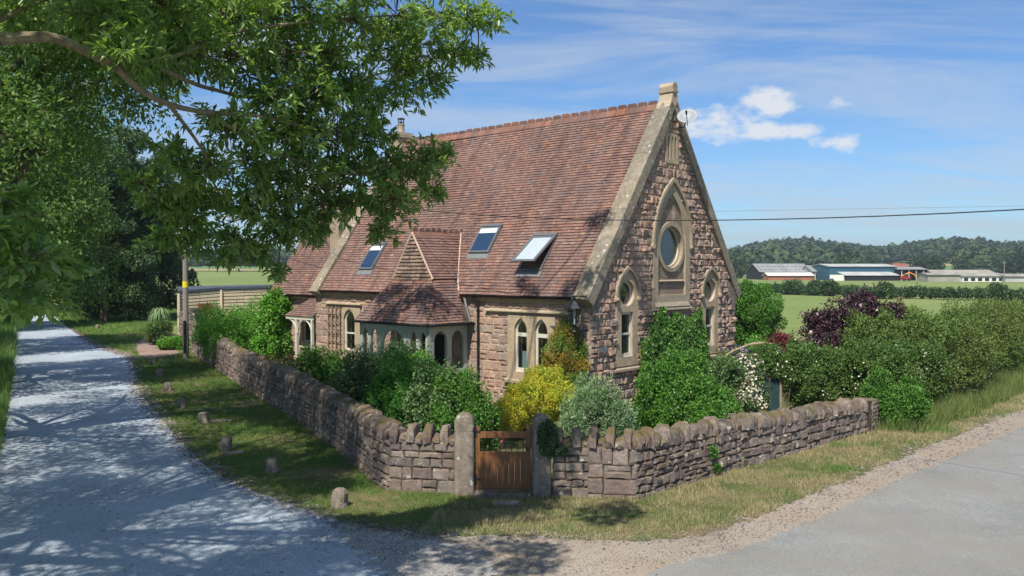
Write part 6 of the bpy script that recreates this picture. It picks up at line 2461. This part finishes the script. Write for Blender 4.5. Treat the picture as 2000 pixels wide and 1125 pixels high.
def hill_spots(t0, t1, y0, y1, step, prob=1.0, r=(3.5, 6), h=(8, 13), cond=None):
    o = []
    y = y0
    while y < y1:
        x = t0 * y
        while x < t1 * y:
            if random.random() < prob:
                X_, Y_ = x + random.uniform(-.5, .5) * step, y + random.uniform(-.5, .5) * step
                if cond is None or cond(X_ / Y_, Y_):
                    rr = random.uniform(*r)
                    o.append((X_, Y_, rr, random.uniform(*h) * (rr / 4.7) ** .4))
            x += step
        y += step * 1.1
    return o


field_clear = lambda t, y: not ((.40 < t < .52 and y < 700 and ((t - .40) / .12 + (y - 480) / 600) < 1.3 and y < 680 - (t - .46) ** 2 * 9000) or (y < 500 and t > .27 and t < .44 and random.random() < .75))
sp_ = hill_spots(.20, .68, 520, 1010, 8.5, .93, cond=field_clear)
far_wood('woodland', 'dark mixed woodland covering the low hills behind the farm', sp_, 90, 3.4, 'far_leaf')
sp2 = hill_spots(.285, .66, 978, 1000, 7.5, .8, r=(3.5, 6.5), h=(9, 16))
sp2 += [(.298 * 985 + random.uniform(-14, 14), 985, 2.2, 17) for _ in range(8)]
far_wood('woodland', 'taller skyline trees along the top of the wooded hills', sp2, 160, 2.6, 'far_leaf')
# tree groups behind the farm, countable: separate trees
tg_ = 'separate trees behind the farm buildings'
farlabs = ['bushy tree behind the long sheds to the right of the open barn', 'tree just right of the open fronted barn', 'tree beside the brick farmhouse roof', 'round tree at the left end of the farm',
           'tree by the little white house', 'large tree near the right edge behind the low sheds', 'second large tree at the far right', 'small tree at the left foot of the wooded hill', 'small tree standing behind the teal barn roof', 'low tree between field and wood on the right']
for (px, d, r, h), lb in zip(((1800, 420, 6, 12), (1822, 415, 5, 10), (1700, 470, 5, 11), (1442, 400, 6, 11), (1680, 430, 4.5, 9), (1970, 430, 7, 14), (1992, 425, 6, 15), (1430, 380, 4, 7), (1640, 470, 5, 11), (1880, 440, 5, 9)), farlabs):
    round_tree(lb, px, d, r, h, 1500, 1.1, .8, 'far_leaf', 'tree', 'farm_tree', group=tg_, sub=14, sr=.35)
# left horizon
sp3 = hill_spots(-.47, -.27, 430, 470, 7, .62, r=(3.5, 6.5), h=(6, 11))
sp3 += hill_spots(-.37, -.27, 400, 430, 8, .5, r=(4, 6), h=(6, 10))
far_wood('woodland', 'belt of trees and tall hedge along the far edge of the left field', sp3, 150, 2.4, 'far_leaf')
sp4 = hill_spots(-.9, .25, 820, 900, 16, .35, r=(5, 9), h=(9, 14))
far_wood('woodland', 'scattered distant trees on the left horizon', sp4, 90, 4, 'far_leaf')
# ------------------------------------------------------------------ farm
def farm_at(px, d):
    return (px - 1000) / F_PX * d


def barn(label, px0, px1, d, zw, zr, depth, wallm, roofm, openf=False, bays=0, name='barn', monopitch=False, d1=None, group='farm buildings beyond the fields', band=None):
    d1 = d if d1 is None else d1
    x0, x1 = farm_at(px0, d), farm_at(px1, d1)
    root = empty(name, (x0, d, 0), label, 'barn', group)
    Lx = sqrt((x1 - x0) ** 2 + (d1 - d) ** 2)
    root.rotation_euler = (0, 0, atan2(d1 - d, x1 - x0))
    m = MB()
    if openf:
        m.box(0, depth - .3, 0, Lx, depth, zw)
        m.box(0, 0, 0, .3, depth, zw)
        m.box(Lx - .3, 0, 0, Lx, depth, zw)
    else:
        m.box(0, 0, 0, Lx, depth, zw)
    m.build('wall', wallm if not openf else 'dark_inside', root)
    m = MB()
    for k in range(max(1, int(Lx / 3))):
        a, b = Lx * k / max(1, int(Lx / 3)) - (.3 if k == 0 else 0), Lx * (k + 1) / max(1, int(Lx / 3))
        if monopitch:
            vs = [(a, -.5, zw + .02), (b, -.5, zw + .02), (b, depth + .3, zr), (a, depth + .3, zr), (a, -.5, zw + .22), (b, -.5, zw + .22), (b, depth + .3, zr + .2), (a, depth + .3, zr + .2)]
            m.add(vs, [(0, 1, 2, 3), (4, 5, 6, 7), (0, 1, 5, 4), (1, 2, 6, 5), (2, 3, 7, 6), (3, 0, 4, 7)])
        else:
            vs = [(a, -.5, zw + .02), (b, -.5, zw + .02), (b, depth / 2, zr), (a, depth / 2, zr), (b, depth + .5, zw + .02), (a, depth + .5, zw + .02)]
            vs += [(x, y, z + .15) for x, y, z in vs]
            m.add(vs, [(6, 7, 8, 9), (9, 8, 10, 11), (0, 1, 7, 6), (0, 3, 2, 1), (3, 5, 4, 2), (1, 2, 8, 7), (2, 4, 10, 8), (0, 6, 9, 3), (3, 9, 11, 5), (5, 11, 10, 4)])
    rf = m.build('roof', roofm, root)
    if not monopitch:
        m = MB()
        for xx in (0.0, Lx - .1):
            m.add([(xx, 0.01, zw), (xx, depth - .01, zw), (xx, depth / 2, zr - .05), (xx + .1, 0.01, zw), (xx + .1, depth - .01, zw), (xx + .1, depth / 2, zr - .05)], [(0, 1, 2), (3, 4, 5), (0, 1, 4, 3), (1, 2, 5, 4), (2, 0, 3, 5)])
        m.build('gable', wallm if not openf else 'sheet_grey', root)
    for k in range(bays):
        m = MB()
        xx = Lx * (k + .5) / bays
        if openf:
            m.box(xx - .15, -.05, 0, xx + .15, .25, zw)
            m.build('post', 'sheet_pale', root)
        else:
            m.box(xx - Lx / bays * .3, -.06, .3, xx + Lx / bays * .3, -.01, zw * .75)
            m.build('doorway', 'dark_inside', root)
    return root, Lx


r_, L_ = barn('long barn with a grey speckled rooflight roof at the left end of the farm', 1484, 1586, 345, 3.0, 6.4, 20, 'dark_inside', 'sheet_grey')
for rr_ in range(2):
    for k in range(12):
        m = MB()
        t = .28 + rr_ * .36
        x_ = 1 + k * (L_ - 2) / 11
        m.box(x_ - .4, -.5 + 10.5 * t - .5, 0, x_ + .4, -.5 + 10.5 * t + .5, .05)
        o_ = m.build('rooflight', 'curtain', r_)
        o_.matrix_local = Matrix.Translation((0, 0, 3.22 + 3.4 * t)) if 0 else Matrix.Translation((0, 0, 3.0 + .2 + (6.4 - 3.0) * t * 10.5 / 10.5 + .05))
barn('low brick dairy with a white roof in front of the speckled barn', 1500, 1590, 330, 1.7, 2.8, 7, 'brick_far', 'white_render', bays=0)
barn('grey roofed barn with dark vertical openings beside the speckled barn', 1586, 1616, 338, 3.2, 5.6, 14, 'sheet_pale', 'sheet_grey', bays=5)
barn('big teal sided barn with a pale roof in the middle of the farm', 1619, 1752, 325, 5.2, 6.2, 20, 'sheet_teal', 'sheet_pale')
barn('long low lean-to with a pale roof in front of the teal barn', 1651, 1756, 316, 1.9, 3.1, 7, 'dark_inside', 'sheet_pale', monopitch=True)
barn('open fronted pole barn with a green grey roof right of the teal barn', 1754, 1811, 322, 4.1, 5.0, 12, 'sheet_grey', 'sheet_grey', openf=True, bays=4)
m = MB()
m.box(0, 0, 0, 6, .3, 2.2)
o_ = m.build('block_wall', 'white_render', None, loc=(farm_at(1621, 317), 317, 0))
tag(o_, 'pale block wall in front of the left end of the teal barn', 'wall')
barn('long weathered tin shed, nearest of the low sheds at the right of the farm', 1812, 1880, 292, 2.3, 2.9, 8, 'tin_roof', 'tin_roof', name='shed')
barn('rusty patched shed behind the long tin shed', 1822, 1945, 318, 2.6, 3.9, 9, 'tin_roof', 'tin_roof', name='shed')
barn('second weathered low shed running toward the right edge', 1880, 1962, 290, 1.9, 2.9, 8, 'white_render', 'tin_roof', name='shed', bays=6)
barn('last low shed at the far right edge of the farm', 1964, 2060, 288, 1.8, 2.6, 8, 'sheet_pale', 'tin_roof', name='shed')
def cottage(label, px, d, wpx, zw, zr, wallm, roofm, dz=0):
    x = farm_at(px, d)
    z = float(terr(x, d)) + dz
    root = empty('cottage', (x, d, z), label, 'house')
    w_ = wpx / F_PX * d
    m = MB()
    m.box(0, 0, -1, w_, 7, zw)
    m.add([(0, 0, zw), (w_, 0, zw), (w_, 7, zw), (0, 7, zw), (.01, 3.5, zr - .1), (w_ - .01, 3.5, zr - .1)], [(0, 3, 4), (1, 2, 5)])
    m.build('wall', wallm, root)
    m = MB()
    m.add([(-.3, -.4, zw - .1), (w_ + .3, -.4, zw - .1), (w_ + .3, 3.5, zr), (-.3, 3.5, zr), (w_ + .3, 7.4, zw - .1), (-.3, 7.4, zw - .1)], [(0, 1, 2, 3), (3, 2, 4, 5)])
    m.build('roof', roofm, root)
    for k in range(3):
        m = MB()
        xx = w_ * (k + .5) / 3
        m.box(xx - w_ * .07, -.06, zw * .35, xx + w_ * .07, -.01, zw * .7)
        m.build('window', 'dark_inside', root)
    return root


cottage('little white cottage showing above the teal barn roof', 1690, 480, 12, 4, 7, 'white_render', 'white_render', 1.0)
cottage('red roofed brick farmhouse behind the barns', 1748, 470, 26, 3.4, 6.4, 'brick_far', 'tile_far', .8)
cottage('small pinkish cottage right of the red roofed farmhouse', 1784, 485, 14, 3.4, 6, 'brick_far', 'tile_far', .8)
cottage('pale distant bungalow at the right behind the far sheds', 1972, 520, 24, 3, 6, 'white_render', 'slate', 1.5)
# telehandler by the open barn
th_ = empty('telehandler', (farm_at(1762, 308), 308, 0), 'red and yellow telehandler parked in front of the open barn', 'telehandler')
m = MB()
m.box(0, 0, .5, 3.2, 1.8, 1.5)
m.build('body', 'red_paint', th_)
m = MB()
m.box(1.0, .1, 1.5, 2.2, 1.1, 2.5)
m.build('cab', 'dark_glass', th_)
m = MB()
m.tube([(.2, 1.5, 1.7), (3.4, 1.5, 3.0), (5.2, 1.5, 2.2), (5.9, 1.5, .9)], .28, 6)
m.build('boom', 'orange_paint', th_)
for wx in (.6, 2.6):
    m = MB()
    m.lathe([(.55, -.2), (.6, 0), (.55, .2)], (wx, -.05, .58), 14, Matrix.Rotation(pi / 2, 3, 'X'))
    m.build('wheel', 'rubber', th_)
# far utility pole at the right
m = MB()
m.tube([(0, 0, 0), (0, 0, 7)], .12, 6)
m.box(-.7, -.1, 6.3, .7, .1, 6.45)
tag(m.build('utility_pole', 'grey_wood', None, loc=(farm_at(1961, 285), 285, 0)), 'distant wooden electricity pole in front of the right hand sheds', 'pole')

# ------------------------------------------------------------------ thin summer haze over the whole country
hm = bpy.data.materials.new('haze_air')
hm.use_nodes = True
ht = hm.node_tree
ht.nodes.clear()
vo = nn(ht, 'ShaderNodeVolumePrincipled', i_Density=.00026, i_Anisotropy=.2)
vo.inputs['Color'].default_value = (.78, .88, 1.0, 1)
mo = nn(ht, 'ShaderNodeOutputMaterial')
ht.links.new(vo.outputs[0], mo.inputs['Volume'])
MATS['haze_air'] = hm
m = MB()
m.box(-3050, -3050, -22, 3050, 3050, 75)
tag(m.build('haze', 'haze_air'), 'thin bluish summer haze over the far fields and woods', 'haze', kind='stuff')
